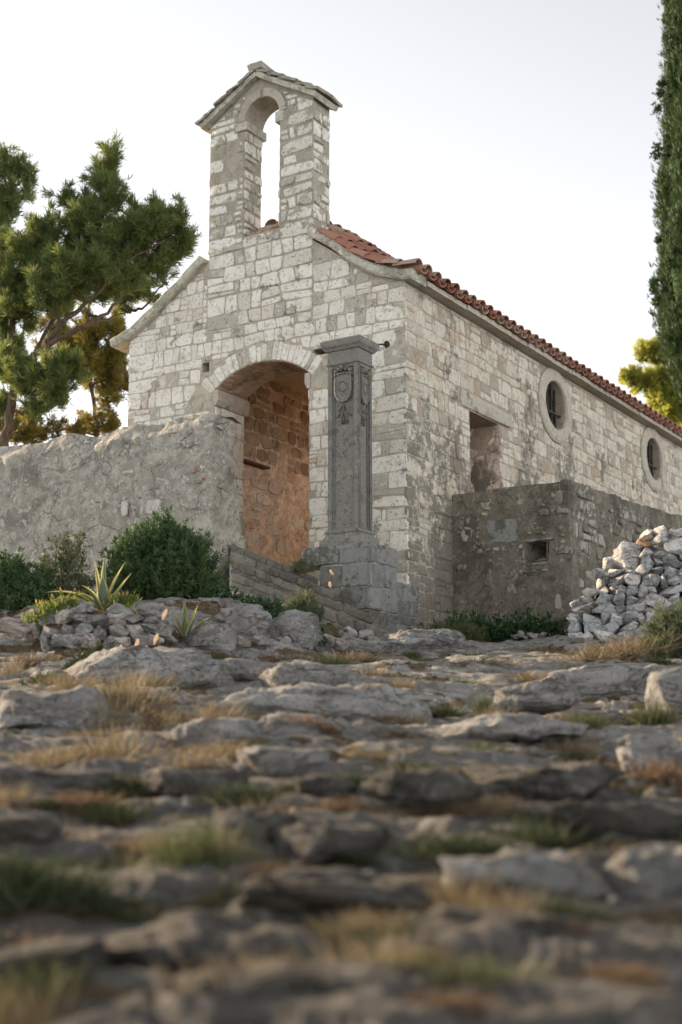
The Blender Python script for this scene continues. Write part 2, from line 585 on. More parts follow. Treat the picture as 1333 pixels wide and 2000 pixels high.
def masonry(mb, mapf, s0, s1, ts, w, rs, clips=(), holes=(), gap=.007, proud=.009, mi=0, wob=.035, split=.14, drop=0.0, rnd=.09, q0=None, q1=None):
    nc = len(ts)

    def lin(k, s):
        if k == 0 or k == nc - 1:
            return ts[k]
        return ts[k] + wob * float(vnoise(np.array([s * .9, k * 3.7, rs_off]), 3)) + wob * .5 * float(vnoise(np.array([s * 3.1, k * 5.1, rs_off]), 4))
    rs_off = rs.uniform(0, 99)
    for k in range(nc - 1):
        hh = ts[k + 1] - ts[k]
        s = s0
        cuts = [s0]
        end = s1
        if q0 is not None:                        # long and short corner stones
            s += (.58, .33)[(k + q0) % 2] * rs.uniform(.85, 1.15)
            cuts.append(s)
        if q1 is not None:
            end = s1 - (.58, .33)[(k + q1) % 2] * rs.uniform(.85, 1.15)
        while s < end - w[0] * .55:
            s += rs.uniform(*w) * (1.0 if rs.random() > .18 else .5)
            cuts.append(min(s, end))
        if abs(end - cuts[-1]) > 1e-6:
            cuts[-1] = end
        if q1 is not None:
            cuts.append(s1)
        j = [0.0] + [rs.uniform(-.025, .025) for _ in cuts[1:-1]] + [0.0]
        for i in range(len(cuts) - 1):
            a, b = cuts[i], cuts[i + 1]
            ab, at_, bb, bt = a - j[i], a + j[i], b - j[i + 1], b + j[i + 1]
            quad = [(ab, lin(k, ab)), (bb, lin(k, bb)), (bt, lin(k + 1, bt)), (at_, lin(k + 1, at_))]
            polys = [quad]
            if hh > .19 and rs.random() < split:
                m = ts[k] + hh * rs.uniform(.4, .6); sl = rs.uniform(-.15, .15)
                mx = (a + b) / 2
                polys = [clip(quad, -sl, 1, m - sl * mx), clip(quad, sl, -1, -(m - sl * mx))]
            for p in polys:
                for c in clips:
                    p = clip(p, *c)
                q = p
                for hf in holes:
                    if len(q) > 2:
                        q = hf(q)
                if holes and area(p) > .02 and area(q) < .72 * area(p):   # cut small stones to fit round an opening
                    x_ = sum(t[0] for t in p) / len(p); y_ = sum(t[1] for t in p) / len(p)
                    for cx_ in ((1, 0, x_), (-1, 0, -x_)):
                        for cy_ in ((0, 1, y_), (0, -1, -y_)):
                            z = clip(clip(p, *cx_), *cy_)
                            for hf in holes:
                                if len(z) > 2:
                                    z = hf(z)
                            if area(z) > .006:
                                stone(mb, z, mapf, rs, gap, proud, mi, rnd)
                    continue
                p = q
                if area(p) < .006 or rs.random() < drop:
                    continue
                stone(mb, p, mapf, rs, gap, proud, mi, rnd)


def stone(mb, poly, mapf, rs, gap=.008, proud=.012, mi=0, rnd=.14):
    P = np.array(poly, float)
    # drop doubled points
    keep = [i for i in range(len(P)) if np.hypot(*(P[i] - P[i - 1])) > .012]
    P = P[keep]
    if len(P) < 3:
        return
    for it in range(2):
        q = rnd if it == 0 else .25
        nx = np.roll(P, -1, 0)
        L = np.linalg.norm(nx - P, axis=1, keepdims=True)
        f = np.minimum(q, .075 / np.maximum(L, 1e-6)) if it == 0 else q
        A = P + (nx - P) * f
        B = P + (nx - P) * (1 - f)
        P = np.stack([A, B], 1).reshape(-1, 2)
    c = P.mean(0)
    ext = np.maximum(P.max(0) - P.min(0), .02)
    D = P - c
    g = gap * rs.uniform(.7, 1.7)
    s1 = np.maximum(1 - 2 * g / ext, .5)
    n = len(P)
    ph = rs.uniform(0, 50)
    th = np.arctan2(D[:, 1], D[:, 0])
    jit = 1 + min(.085, .016 / float(ext.mean()) * 1.3) * vnoise(np.stack([np.cos(th) * 2.2 + ph, np.sin(th) * 2.2, np.full(n, ph)], 1), 5)
    R0 = D * s1 * jit[:, None]
    s2 = np.maximum(1 - 2 * rs.uniform(.006, .013) / ext, .5)
    p = proud * rs.uniform(.55, 1.35)
    tx, ty = rs.uniform(-.05, .05), rs.uniform(-.05, .05)
    rings = [(R0, np.full(n, -.03)), (R0, np.full(n, p * .35)), (R0 * s2, np.full(n, p * .95)), (R0 * .5, np.full(n, p * 1.2))]
    V2, dd = [], []
    for k, (r, d) in enumerate(rings):
        pt = r + c
        if k >= 2:
            d = d + tx * r[:, 0] + ty * r[:, 1] + .004 * vnoise(np.stack([pt[:, 0] * 11, pt[:, 1] * 11, np.full(n, ph)], 1), 6)
        V2.append(pt); dd.append(d)
    V2.append(c[None]); dd.append(np.array([p * rs.uniform(1.0, 1.35)]))
    V2 = np.concatenate(V2); dd = np.concatenate(dd)
    F = []
    for k in range(3):
        for i in range(n):
            jn = (i + 1) % n
            F.append((k * n + i, k * n + jn, (k + 1) * n + jn, (k + 1) * n + i))
    for i in range(n):
        F.append((3 * n + i, 3 * n + (i + 1) % n, 4 * n))
    mb.add(mapf(V2[:, 0], V2[:, 1], dd), F, mi)


def grid_face(mb, mapf, ss, tt, holes=(), mi=0, depth=.3, disp=None):
    """A finely divided wall face with square recesses left open and lined."""
    ss = np.asarray(ss); tt = np.asarray(tt)
    S, T = np.meshgrid(ss, tt)
    V = mapf(S.ravel(), T.ravel(), np.zeros(S.size))
    if disp is not None:
        V = disp(V)
    nx = len(ss)
    F = []
    for j in range(len(tt) - 1):
        for i in range(nx - 1):
            cs, ct = (ss[i] + ss[i + 1]) / 2, (tt[j] + tt[j + 1]) / 2
            if any(h[0] < cs < h[1] and h[2] < ct < h[3] for h in holes):
                continue
            F.append((j * nx + i, j * nx + i + 1, (j + 1) * nx + i + 1, (j + 1) * nx + i))
    mb.add(V, F, mi)
    for h in holes:
        q = [(h[0], h[2]), (h[1], h[2]), (h[1], h[3]), (h[0], h[3])]
        s = np.array([p[0] for p in q] * 2); t = np.array([p[1] for p in q] * 2)
        d = np.array([.03] * 4 + [-depth] * 4)
        mb.add(mapf(s, t, d), [(0, 1, 5, 4), (1, 2, 6, 5), (2, 3, 7, 6), (3, 0, 4, 7), (4, 5, 6, 7)], mi)


def lumpy(amp=.03, sc=2.2, seed=0):
    def f(V):
        a = np.stack([fbm(V * sc + 31 * k, seed + k, 4, .55) for k in range(3)], 1)
        b = np.stack([fbm(V * sc * 4 + 7 * k, seed + 9 + k, 3, .6) for k in range(3)], 1)
        return V + amp * a + amp * .45 * b
    return f


def lin_(a, b, d):
    return np.linspace(a, b, max(2, int(abs(b - a) / d) + 1))


def with_cuts(a, *cuts):
    a = np.concatenate([a] + [np.array([c]) for c in cuts])
    return np.unique(np.round(a, 5))


# ------------------------------------------------------------------ terrain shape
YS = [-30, 0, 2, 3.5, 6, 8, 10, 12, 14, 16, 17.5, 19, 20.5, 24, 30, 60, 120, 400]
ZS = [-6, -1.25, -.86, -.56, -.13, .21, .55, .89, 1.22, 1.55, 1.80, 2.06, 2.28, 2.8, 3.2, 3.3, 1.5, -12]


def zb(X, Y):
    z = np.interp(Y, YS, ZS)
    hump = .62 * sstep(13.6, 17.0, Y) * sstep(.35, -1.6, X) * sstep(40, 24, Y)
    bank = .35 * sstep(2.2, 5.0, X) * sstep(13.0, 16.0, Y) * sstep(30, 20, Y)
    return z + hump + bank


SX, SY = 1.75, .50


def slabs(X, Y, seed=11):
    """Natural stepped bedrock: irregular flat slabs, each at its own level, with earth-filled cracks between."""
    n0 = fbm(np.stack([X * .55, Y * .55, X * 0], -1), 21, 3)
    n1 = fbm(np.stack([X * .55, Y * .55, X * 0 + 9], -1), 31, 3)
    big = 1 + .0 * X
    x = (X + .34 * n0) / (SX * big); y = (Y + .20 * n1) / (SY * big)
    iy = np.floor(y); best1 = np.full(X.shape, 9.); best2 = np.full(X.shape, 9.)
    wsum = np.zeros(X.shape); hs = np.zeros(X.shape)
    for dj in (-1, 0, 1):
        jy = iy + dj
        off = .5 * (jy % 2)
        ix = np.floor(x - off)
        for di in (-1, 0, 1):
            jx = ix + di
            r1 = _h(jx, jy, jy * 0, seed); r2 = _h(jx, jy, jy * 0, seed + 1)
            r3 = _h(jx, jy, jy * 0, seed + 2); r4 = _h(jx, jy, jy * 0, seed + 3); r5 = _h(jx, jy, jy * 0, seed + 4)
            cx = jx + off + .15 + .7 * r1; cy = jy + .18 + .64 * r2
            d = np.sqrt((x - cx) ** 2 + ((y - cy) * .9) ** 2)
            wx, wy = cx * SX - .34 * n0, cy * SY - .2 * n1
            h = zb(wx, wy) + (r3 - .5) * .13 + (X - wx) * (r4 - .5) * .10 + (Y - wy) * (.17 + .05 * (r5 - .5))
            w = np.exp(-34 * d)
            wsum += w; hs += w * h
            m = d < best1
            best2 = np.where(m, best1, np.minimum(best2, d)); best1 = np.where(m, d, best1)
    crev = sstep(.0, .16, best2 - best1)
    return hs / (wsum + 1e-30), crev


RISE = .095


def zground(X, Y):
    X = np.asarray(X, float); Y = np.asarray(Y, float)
    near = sstep(40, 26, Y) * sstep(1.2, 2.2, Y)
    h, crev = slabs(X, Y)                                    # small differences from slab to slab
    P = np.stack([X, Y, X * 0], -1)
    base = zb(X, Y)
    q = (base + .085 * fbm(P * .45, 81, 3) + .030 * fbm(P * np.array([1.6, 1.6, 1]), 85, 4)) / RISE
    fl = np.floor(q); fr = q - fl
    edge = .60 + .18 * vnoise(P * np.array([.8, .8, 1]) + fl[..., None] * 7.1, 91)
    ledge = RISE * (fl + .30 * fr + .70 * sstep(edge, edge + .22, fr)) - .045
    z = ledge + .45 * (h - base) - (1 - crev) * .030
    lay = z * 16 + 1.2 * fbm(P * 1.2, 61, 4)
    z = z + .018 * (lay - np.floor(lay) - .5)
    z = z + .022 * fbm(P * 1.7, 41, 6, .6) + .020 * ridged(P * np.array([.9, 4.6, 1]), 51, 5) + .010 * ridged(P * np.array([3.5, 9, 1]), 55, 3)
    foot = sstep(.16, .0, np.abs(fr - edge + .05)) * sstep(.05, .6, vnoise(P * np.array([.9, .9, 1]) + 4.4, 93))   # earth gathers at the foot of a ledge
    open_ = np.minimum(crev, 1 - .9 * foot)
    return z * near + base * (1 - near), open_


def gp(px, py):
    """World point of the slope seen at a pixel."""
    r = ray(px, py)
    t = np.arange(2.5, 40, .02)
    P = r[None] * (t / r[1])[:, None]
    d = P[:, 2] - zb(P[:, 0], P[:, 1])
    i = int(np.argmax(d < 0)) if (d < 0).any() else len(t) - 1
    return P[i]


# ================================================================== ground
def build_ground():
    ys = [-6., -2, 1.0, 1.8]
    y = 2.3
    while y < 26:
        ys.append(y); y += .0055 * y + .012
    ys += [27, 28.5, 30, 33, 37, 42, 50, 60, 80, 120, 200, 400]
    ys = np.array(ys)
    a = np.concatenate([[-6, -3, -1.6, -1.0, -.7, -.52, -.43], np.linspace(-.37, .37, 400), [.43, .52, .7, 1.0, 1.6, 3, 6]])
    A, Y = np.meshgrid(a, ys)
    X = A * (np.abs(Y) + 1.5)
    Z, crev = zground(X, Y)
    V = np.stack([X, Y, Z], -1).reshape(-1, 3)
    ny, nx = A.shape
    idx = np.arange(nx * ny).reshape(ny, nx)
    F = np.stack([idx[:-1, :-1], idx[:-1, 1:], idx[1:, 1:], idx[1:, :-1]], -1).reshape(-1, 4)
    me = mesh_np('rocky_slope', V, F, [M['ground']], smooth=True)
    at_ = me.attributes.new('soil', 'FLOAT', 'POINT')
    soil = (1 - crev) * 1.0 + .22 * fbm(np.stack([X * .5, Y * .5, X * 0], -1), 71, 3)
    at_.data.foreach_set('value', soil.ravel().astype(np.float32))
    o = link('rocky_slope', me)
    o['kind'] = 'structure'
    o['label'] = 'stepped slope of worn limestone bedrock with earth in its cracks'
    return o


build_ground()

# ================================================================== chapel
ZB = 2.3
ch = Frame('stone_chapel', 'pale limestone chapel with open bell gable and red tiled roof on top of the slope', 'chapel', 0, 0, ZB)


def fm(s, t, d):                      # front face (x = s, z = t, towards the viewer = +d)
    return np.stack([s, -d, t], 1)


def sm(s, t, d):                      # long side face (y = s, z = t, outwards = +d)
    return np.stack([d, s, t], 1)


def arc(cx, cy, r, a0, a1, n):
    return [(cx + r * math.cos(math.radians(a0 + (a1 - a0) * i / n)), cy + r * math.sin(math.radians(a0 + (a1 - a0) * i / n))) for i in range(n + 1)]


R_ARC = 1.406
AC = (-2.595, 6.64 - R_ARC)
HALF = math.degrees(math.asin(.905 / R_ARC))
door_hole = [(-1.69, 2.0), (-1.69, 6.31)] + arc(AC[0], AC[1], R_ARC, 90 - HALF, 90 + HALF, 20)[1:-1] + [(-3.5, 6.31), (-3.5, 2.0)]
rake_r = [(0.0, 7.52), (-.18, 7.56), (-.6, 7.74), (-1.1, 8.06), (-1.67, 8.47)]
rake_l = [(-3.66, 8.50), (-4.1, 8.23), (-4.7, 7.84), (-5.3, 7.48)]
mb = MB()
outline = [(0, 1.6)] + rake_r + [(-1.67, 9.0), (-3.66, 9.0)] + rake_l + [(-5.3, 1.6)]
holes_f = [(-3.765, -3.62, 6.64, 6.80), (-1.62, -1.36, 6.56, 6.66)]
sq = lambda h: [(h[0], h[2]), (h[1], h[2]), (h[1], h[3]), (h[0], h[3])]
outline = [(0, 1.6)] + rake_r + [(-1.67, 8.7), (-3.66, 8.7)] + rake_l + [(-5.3, 1.6), (-3.5, 1.6)] + door_hole[::-1][1:-1] + [(-1.69, 1.6)]
slab(outline, [sq(h) for h in holes_f], .80, fm, mb, 1)
rs = random.Random(3)
ts_f = courses(2.0, 9.0, (.155, .29), rs)
clips_front = [(0.62, 1, 7.50 + 0.0), ]


def rakeclips(p):
    """keep below the two raking copings"""
    return p


def below_rake(p):
    mx = sum(q[0] for q in p) / len(p)
    pts = rake_r if mx > -2.6 else rake_l
    for (a, b) in zip(pts[:-1], pts[1:]):
        lo, hi = min(a[0], b[0]), max(a[0], b[0])
        if mx > hi + .4 or mx < lo - .4:
            continue
        sl = (b[1] - a[1]) / (b[0] - a[0])
        p = clip(p, -sl, 1, a[1] - sl * a[0] - .03)
        if len(p) < 3:
            return []
    return p


common = [rect_hole(-3.5, -1.69, 0, 6.31), round_hole(AC[0], AC[1], R_ARC + .30, R_ARC + .30, 6.2)] + [rect_hole(*h) for h in holes_f]
# the wall below the rakes, then the tall panel that carries the bell gable, a touch proud of it
panel = rect_hole(-3.68, -1.63, 7.3, 12)
ts_low = [t for t in ts_f if t < 7.45]
masonry(mb, fm, -5.31, .015, ts_f, (.14, .40), rs, (), common + [lambda p: panel(p), below_rake], proud=.009, mi=0, q0=0, q1=0)
ts_p = courses(7.3, 8.78, (.2, .3), rs)
masonry(mb, fm, -3.68, -1.63, ts_p, (.18, .45), rs, (), [rect_hole(-2.98, -2.27, 8.74, 12)], proud=.020, mi=0, q0=0, q1=1)
# voussoirs: narrow stones on edge round the segmental arch
a = 90 - HALF - 3
while a < 90 + HALF + 2.5:
    da = rs.uniform(3.2, 5.4)
    r1 = R_ARC + rs.uniform(.24, .34)
    poly = [(AC[0] + r * math.cos(math.radians(t)), AC[1] + r * math.sin(math.radians(t))) for r, t in ((R_ARC + .004, a), (R_ARC + .004, a + da), (r1, a + da), (r1, a))]
    stone(mb, poly, fm, rs, .004, .010, 0, .12)
    a += da
# brick-like soffit of the arch, laid in strips along the depth
def soff(s, t, d):
    th = PI / 2 + (s / R_ARC)
    r = R_ARC - d
    return np.stack([AC[0] + r * np.cos(th), t, AC[1] + r * np.sin(th)], 1)
hl = math.radians(HALF) * R_ARC
masonry(mb, soff, -hl, hl, [.01, .21, .42, .62, .795], (.10, .16), rs, (), (), gap=.006, proud=.012, mi=2, wob=.01, split=0)
# jambs: the one that can be seen faces the long side
def jamb(s, t, d):
    return np.stack([-3.5 + d, s, t], 1)
def jamb2(s, t, d):
    return np.stack([-1.69 - d, s, t], 1)
ts_j = courses(2.0, 6.06, (.28, .42), rs)
masonry(mb, jamb, .0, .80, ts_j, (.28, .46), rs, mi=0, gap=.007, proud=.016)
masonry(mb, jamb2, .0, .80, ts_j, (.28, .46), rs, mi=0, gap=.007, proud=.016)
front = ch.part(mb, 'front_wall', [M['front'], M['mortar'], M['soffit']])
mb = MB()
for x0, x1, fx in ((-3.62, -3.43, 1), (-1.76, -1.60, -1)):
    V = []
    mb = MB()
    xa, xb = (-3.52, -3.42) if fx == 1 else (-1.67, -1.77)
    for y in (-.012, .84):
        V += [(xa, y, 6.06), (xb - fx * .05, y, 6.06), (xb, y, 6.14), (xb, y, 6.305), (xa, y, 6.305)]
    mb.add(V, [(0, 1, 2, 3, 4), (9, 8, 7, 6, 5), (0, 5, 6, 1), (1, 6, 7, 2), (2, 7, 8, 3), (3, 8, 9, 4)], 0)
    ch.part(mb, 'impost', [M['dressed']], front)

# ---- long side wall
def ell(cx, cy, rx, ry, n=28):
    return [(cx + rx * math.cos(2 * PI * i / n), cy + ry * math.sin(2 * PI * i / n)) for i in range(n)]


WIN = [(5.36, 6.79), (10.33, 6.80)]
VEND = 12.35
mb = MB()
slab([(.80, 1.6), (VEND, 1.6), (VEND, 7.44), (.80, 7.44)], [[(2.02, 4.0), (3.06, 4.0), (3.06, 5.93), (2.02, 5.93)]] + [ell(c[0], c[1], .44, .455) for c in WIN], .62, sm, mb, 1)
rs = random.Random(5)
ts_s = [t for t in ts_f if t < 7.40]
ts_s.append(7.42)
hs = [rect_hole(2.02, 3.06, 0, 5.95), rect_hole(1.68, 3.5, 5.93, 6.24)] + [round_hole(c[0], c[1], .71, .67) for c in WIN]
masonry(mb, sm, -.015, VEND, ts_s, (.14, .40), rs, (), hs, proud=.009, mi=0, split=.22, q0=1)
mb.box((-.5, .02, 1.6), (-.002, .80, 7.5), 1)
# plastered jamb of the side opening
def sj(s, t, d):
    return np.stack([s, 3.06 - d, t], 1)
grid_face(mb, sj, lin_(-.62, -.004, .05), lin_(3.9, 5.93, .05), mi=2, disp=lumpy(.012, 3.0, 4))
side = ch.part(mb, 'side_wall', [M['side'], M['mortar_side'], M['inside']])
mb = MB()
stone(mb, [(1.70, 5.955), (3.48, 5.945), (3.5, 6.17), (1.72, 6.235)], sm, rs, .004, .035, 0, .06)
mb.box((-.60, 1.86, 5.935), (0.0, 3.36, 6.16), 0)
ch.part(mb, 'lintel', [M['dressed']], side)

# ---- back and far walls
mb = MB()
slab([(-5.3, 1.6), (-5.3, 7.46), (-2.65, 8.85), (-.05, 7.46), (-.05, 1.6)], [], .5, lambda s, t, d: np.stack([s, VEND - .006 + d, t], 1), mb, 0)
ch.part(mb, 'back_wall', [M['mortar_side']])
mb = MB()
for a_, b_ in (((-5.3, .80, 1.6), (-4.8, 3.42, 7.44)), ((-5.3, 6.5, 1.6), (-4.8, VEND - .52, 7.44)), ((-5.3, 3.42, 6.85), (-4.8, 6.5, 7.44)), ((-5.3, 3.42, 1.6), (-4.8, 6.5, 3.4))):
    mb.box(a_, b_, 0)      # unseen opening added on the far side so bounced sun brightens the porch
ch.part(mb, 'far_side_wall', [M['mortar']])

# ---- porch inside: stained plaster walls, vaulted dark top, paved floor
mb = MB()
ii = lumpy(.022, 2.6, 8)
grid_face(mb, lambda s, t, d: np.stack([-3.78 + d, s, t], 1), lin_(.80, 3.42, .06), lin_(2.4, 7.15, .06), mi=0, disp=ii)
grid_face(mb, lambda s, t, d: np.stack([s, 3.42 + d, t], 1), lin_(-4.8, -3.78, .1), lin_(2.4, 7.15, .1), mi=0, disp=ii)
grid_face(mb, lambda s, t, d: np.stack([s, 6.6 - d, t], 1), lin_(-4.8, -.62, .08), lin_(2.4, 7.15, .08), mi=0, disp=ii)
rs = random.Random(77)
masonry(mb, lambda s, t, d: np.stack([-3.775 + d, s, t], 1), .80, 3.42, courses(3.2, 5.5, (.2, .34), rs), (.22, .55), rs, gap=.022, proud=.012, mi=4, drop=.5, rnd=.3)
masonry(mb, lambda s, t, d: np.stack([-3.775 + d, s, t], 1), .80, 3.42, courses(5.5, 7.0, (.16, .28), rs), (.2, .5), rs, gap=.012, proud=.02, mi=2, drop=.08, rnd=.2)
mb.box((-4.78, .81, 7.0), (-.63, 6.8, 7.2), 2)
mb.box((-4.79, .10, 2.9), (-.63, 6.7, 3.36), 3)
for a_, b_ in (((-.66, .81, 3.3), (-.63, 2.02, 7.0)), ((-.66, 3.06, 3.3), (-.63, 6.6, 7.0)), ((-.66, 2.02, 5.93), (-.63, 3.06, 7.0)), ((-.66, 2.02, 3.3), (-.63, 3.06, 4.0))):
    mb.box(a_, b_, 0)
inn = ch.part(mb, 'porch_interior', [M['inside'], M['step'], M['soffit'], M['dressed'], M['inside_stone']])
mb = MB()
mb.box((-3.85, .95, 5.37), (-3.62, 1.72, 5.405), 0)
ch.part(mb, 'shelf_board', [M['bark']], inn)

# ---- oculus windows
for c in WIN:
    mb = MB()
    n = 40
    prof = [(.455, -.22), (.452, .02), (.47, .05), (.66, .055), (.705, .03), (.705, -.05)]
    V, F = [], []
    for i in range(n):
        t = 2 * PI * i / n
        for r, d in prof:
            V.append((d, c[0] + r * 1.02 * math.cos(t), c[1] + r * .965 * math.sin(t)))
    k = len(prof)
    for i in range(n):
        for j in range(k - 1):
            F.append((i * k + j, i * k + j + 1, ((i + 1) % n) * k + j + 1, ((i + 1) % n) * k + j))
    mb.add(V, F, 0)
    win = ch.part(mb, 'window', [M['dressed']])
    mb = MB()
    V = [(-.19, c[0], c[1])] + [(-.19, c[0] + .48 * math.cos(2 * PI * i / n), c[1] + .48 * math.sin(2 * PI * i / n)) for i in range(n)]
    mb.add(V, [(0, 1 + i, 1 + (i + 1) % n) for i in range(n)], 0)
    ch.part(mb, 'pane', [M['glass']], win)
    mb = MB()
    for dy in (-.24, -.08, .09, .25):
        h = math.sqrt(.455 ** 2 - dy ** 2) * .97
        mb.box((-.12, c[0] + dy - .015, c[1] - h), (-.095, c[0] + dy + .013, c[1] + h), 0)
    for dz in (-.10,):
        h = math.sqrt(.455 ** 2 - dz ** 2) * .99
        mb.box((-.094, c[0] - h, c[1] + dz - .015), (-.07, c[0] + h, c[1] + dz + .015), 0)
    ch.part(mb, 'window_grille', [M['iron']], win)

# ---- bell gable
GD = .48
gx0, gx1 = -3.68, -1.63
bc = (-2.625, 10.76)
bell_hole = [(-2.27, 8.4), (-2.27, 10.76)] + arc(bc[0], bc[1], .355, 0, 180, 14)[1:-1] + [(-2.98, 10.76), (-2.98, 8.4)]
mb = MB()
apex_x = -2.70
out_g = [(gx0 + .01, 8.62), (-2.98, 8.62)] + [(-2.98, 8.76), (-2.27, 8.76)] + [(-2.27, 8.62), (gx1 - .01, 8.62), (gx1 - .01, 10.86), (apex_x, 11.47), (gx0 + .01, 10.86)]
hole = [(-2.27, 8.78), (-2.27, 10.76)] + arc(bc[0], bc[1], .355, 0, 180, 14)[1:-1] + [(-2.98, 10.76), (-2.98, 8.78)]
out_g = [(gx0 + .01, 8.62), (gx1 - .01, 8.62), (gx1 - .01, 10.86), (apex_x, 11.47), (gx0 + .01, 10.86)]
slab(out_g, [hole], GD, lambda s, t, d: np.stack([s, -d - .008, t], 1), mb, 1)
rs = random.Random(12)
ts_g = courses(8.62, 11.3, (.15, .26), rs)
gr = [lambda p: clip(p, -.62, 1, 11.45 - .62 * -apex_x * -1) if False else p]


def gtop(p):
    for sl in (.6, -.6):
        p = clip(p, -sl, 1, 11.42 - sl * apex_x)
        if len(p) < 3:
            return []
    return p


masonry(mb, fm, gx0, gx1, ts_g, (.17, .40), rs, (), [rect_hole(-2.98, -2.27, 8.78, 10.76), round_hole(bc[0], bc[1], .50, .53, 10.6), gtop], gap=.014, proud=.022, mi=0, drop=.15, split=.1, q0=0, q1=1, wob=.045)
gs = lambda s, t, d: np.stack([gx1 - .01 + d, s, t], 1)
masonry(mb, gs, -.01, GD, [t for t in ts_g if t < 10.9], (.2, .34), rs, (), (), gap=.014, proud=.022, mi=0, drop=.14)
masonry(mb, lambda s, t, d: np.stack([gx0 + .01 - d, s, t], 1), -.01, GD, [t for t in ts_g if t < 10.9], (.2, .34), rs, gap=.017, proud=.03, mi=0, drop=.1)
masonry(mb, lambda s, t, d: np.stack([-2.98 + d, s, t], 1), -.01, GD, [t for t in ts_g if 8.7 < t < 10.75], (.2, .34), rs, gap=.014, proud=.025, mi=0, drop=.1)
masonry(mb, lambda s, t, d: np.stack([-2.27 - d, s, t], 1), -.01, GD, [t for t in ts_g if 8.7 < t < 10.75], (.2, .34), rs, gap=.014, proud=.025, mi=0, drop=.1)
bell = ch.part(mb, 'bell_gable', [M['gable'], M['mortar_gable']])
# arch stones of the bell opening: two long curved blocks, meeting at the crown
mb = MB()
for a0, a1 in ((3, 86), (94, 177)):
    n = 10
    V, F = [], []
    for i in range(n + 1):
        t = math.radians(a0 + (a1 - a0) * i / n)
        for r, y in ((.345, -.028), (.48, -.03), (.48, GD + .01), (.345, GD + .01)):
            V.append((bc[0] + r * math.cos(t), y, bc[1] + r * 1.04 * math.sin(t)))
    for i in range(n):
        for j in range(4):
            F.append((i * 4 + j, i * 4 + (j + 1) % 4, (i + 1) * 4 + (j + 1) % 4, (i + 1) * 4 + j))
    F += [(0, 1, 2, 3), (n * 4 + 3, n * 4 + 2, n * 4 + 1, n * 4)]
    mb.add(V, F, 0)
ch.part(mb, 'arch_stone', [M['dressed']], bell)
mb = MB()
mb.box((-3.16, -.05, 10.62), (-2.90, GD + .02, 10.76), 0)
ch.part(mb, 'impost', [M['coping']], bell)
mb = MB()
mb.box((-2.36, -.02, 10.60), (-2.20, GD + .04, 10.78), 0)
ch.part(mb, 'impost', [M['coping']], bell)
mb = MB()
rr = random.Random(8)
for k in range(3):
    x = -2.99
    while x < -2.28:
        x2 = min(-2.26, x + rr.uniform(.12, .24))
        mb.box((x, .12 + rr.uniform(0, .03), 8.77 + .06 * k), (x2 - .012, .46 - rr.uniform(0, .04), 8.82 + .06 * k + rr.uniform(0, .008)), 0)
        x = x2
ch.part(mb, 'brick_sill', [M['soffit']], bell)
# stone slab roof of the gable: a mortar bed and overlapping slabs down both slopes
mb = MB()
def slope_block(mb, x0, z0, x1, z1, y0, y1, th, mi=0, seed=0, amp=.012, nx=8, ny=5):
    """a slab lying on the line (x0,z0)-(x1,z1) in the gable's plane; rough edges."""
    dx, dz = x1 - x0, z1 - z0
    L = math.hypot(dx, dz); nxv, nzv = -dz / L, dx / L
    if nzv < 0:
        nxv, nzv = -nxv, -nzv
    V, idx = [], {}
    for i in range(nx + 1):
        for j in range(ny + 1):
            for k in (0, 1):
                f = i / nx; g = j / ny
                idx[i, j, k] = len(V)
                V.append((x0 + dx * f + nxv * th * k, y0 + (y1 - y0) * g, z0 + dz * f + nzv * th * k))
    F = []
    for i in range(nx):
        for j in range(ny):
            F.append([idx[i, j, 1], idx[i + 1, j, 1], idx[i + 1, j + 1, 1], idx[i, j + 1, 1]])
            F.append([idx[i, j, 0], idx[i, j + 1, 0], idx[i + 1, j + 1, 0], idx[i + 1, j, 0]])
    for i in range(nx):
        F.append([idx[i, 0, 0], idx[i + 1, 0, 0], idx[i + 1, 0, 1], idx[i, 0, 1]])
        F.append([idx[i, ny, 0], idx[i, ny, 1], idx[i + 1, ny, 1], idx[i + 1, ny, 0]])
    for j in range(ny):
        F.append([idx[0, j, 0], idx[0, j, 1], idx[0, j + 1, 1], idx[0, j + 1, 0]])
        F.append([idx[nx, j, 0], idx[nx, j + 1, 0], idx[nx, j + 1, 1], idx[nx, j, 1]])
    V = np.array(V)
    V = V + amp * np.stack([fbm(V * 5 + 13 * q + seed * 3.1, seed + q, 3) for q in range(3)], 1)
    mb.add(V, F, mi)


APZ = 11.56
for sgn, ex in ((1, -1.50), (-1, -3.86)):
    ez = APZ - abs(ex - apex_x) * .585
    slope_block(mb, apex_x - sgn * .02, APZ - .08, ex - sgn * .06, ez - .05, -.11, GD + .08, .085, 0, 20 + sgn)
ch.part(mb, 'roof_bed', [M['coping']], bell)
for sgn, ex in ((1, -1.46), (-1, -3.885)):
    nsl = 5
    Lx = abs(ex - apex_x)
    for k in range(nsl):
        x0 = apex_x + sgn * Lx * k / nsl
        x1 = apex_x + sgn * min(Lx, Lx * (k + 1.35) / nsl)
        if k == nsl - 1:
            x1 = ex
        z0 = APZ + .02 - abs(x0 - apex_x) * .585 - .02
        z1 = APZ + .05 - abs(x1 - apex_x) * .585 + .012 * (k % 2)
        mb = MB()
        slope_block(mb, x0, z0, x1, z1, -.13 - .02 * (k % 3), GD + .12 + .03 * (k % 2), .042, 0, 30 + k + 10 * sgn, .014)
        ch.part(mb, 'roof_slab', [M['slab']], bell)
mb = MB()
slope_block(mb, apex_x - .13, APZ + .03, apex_x + .13, APZ + .03, -.14, GD + .13, .10, 0, 44, .02)
ch.part(mb, 'ridge_stone', [M['slab']], bell)

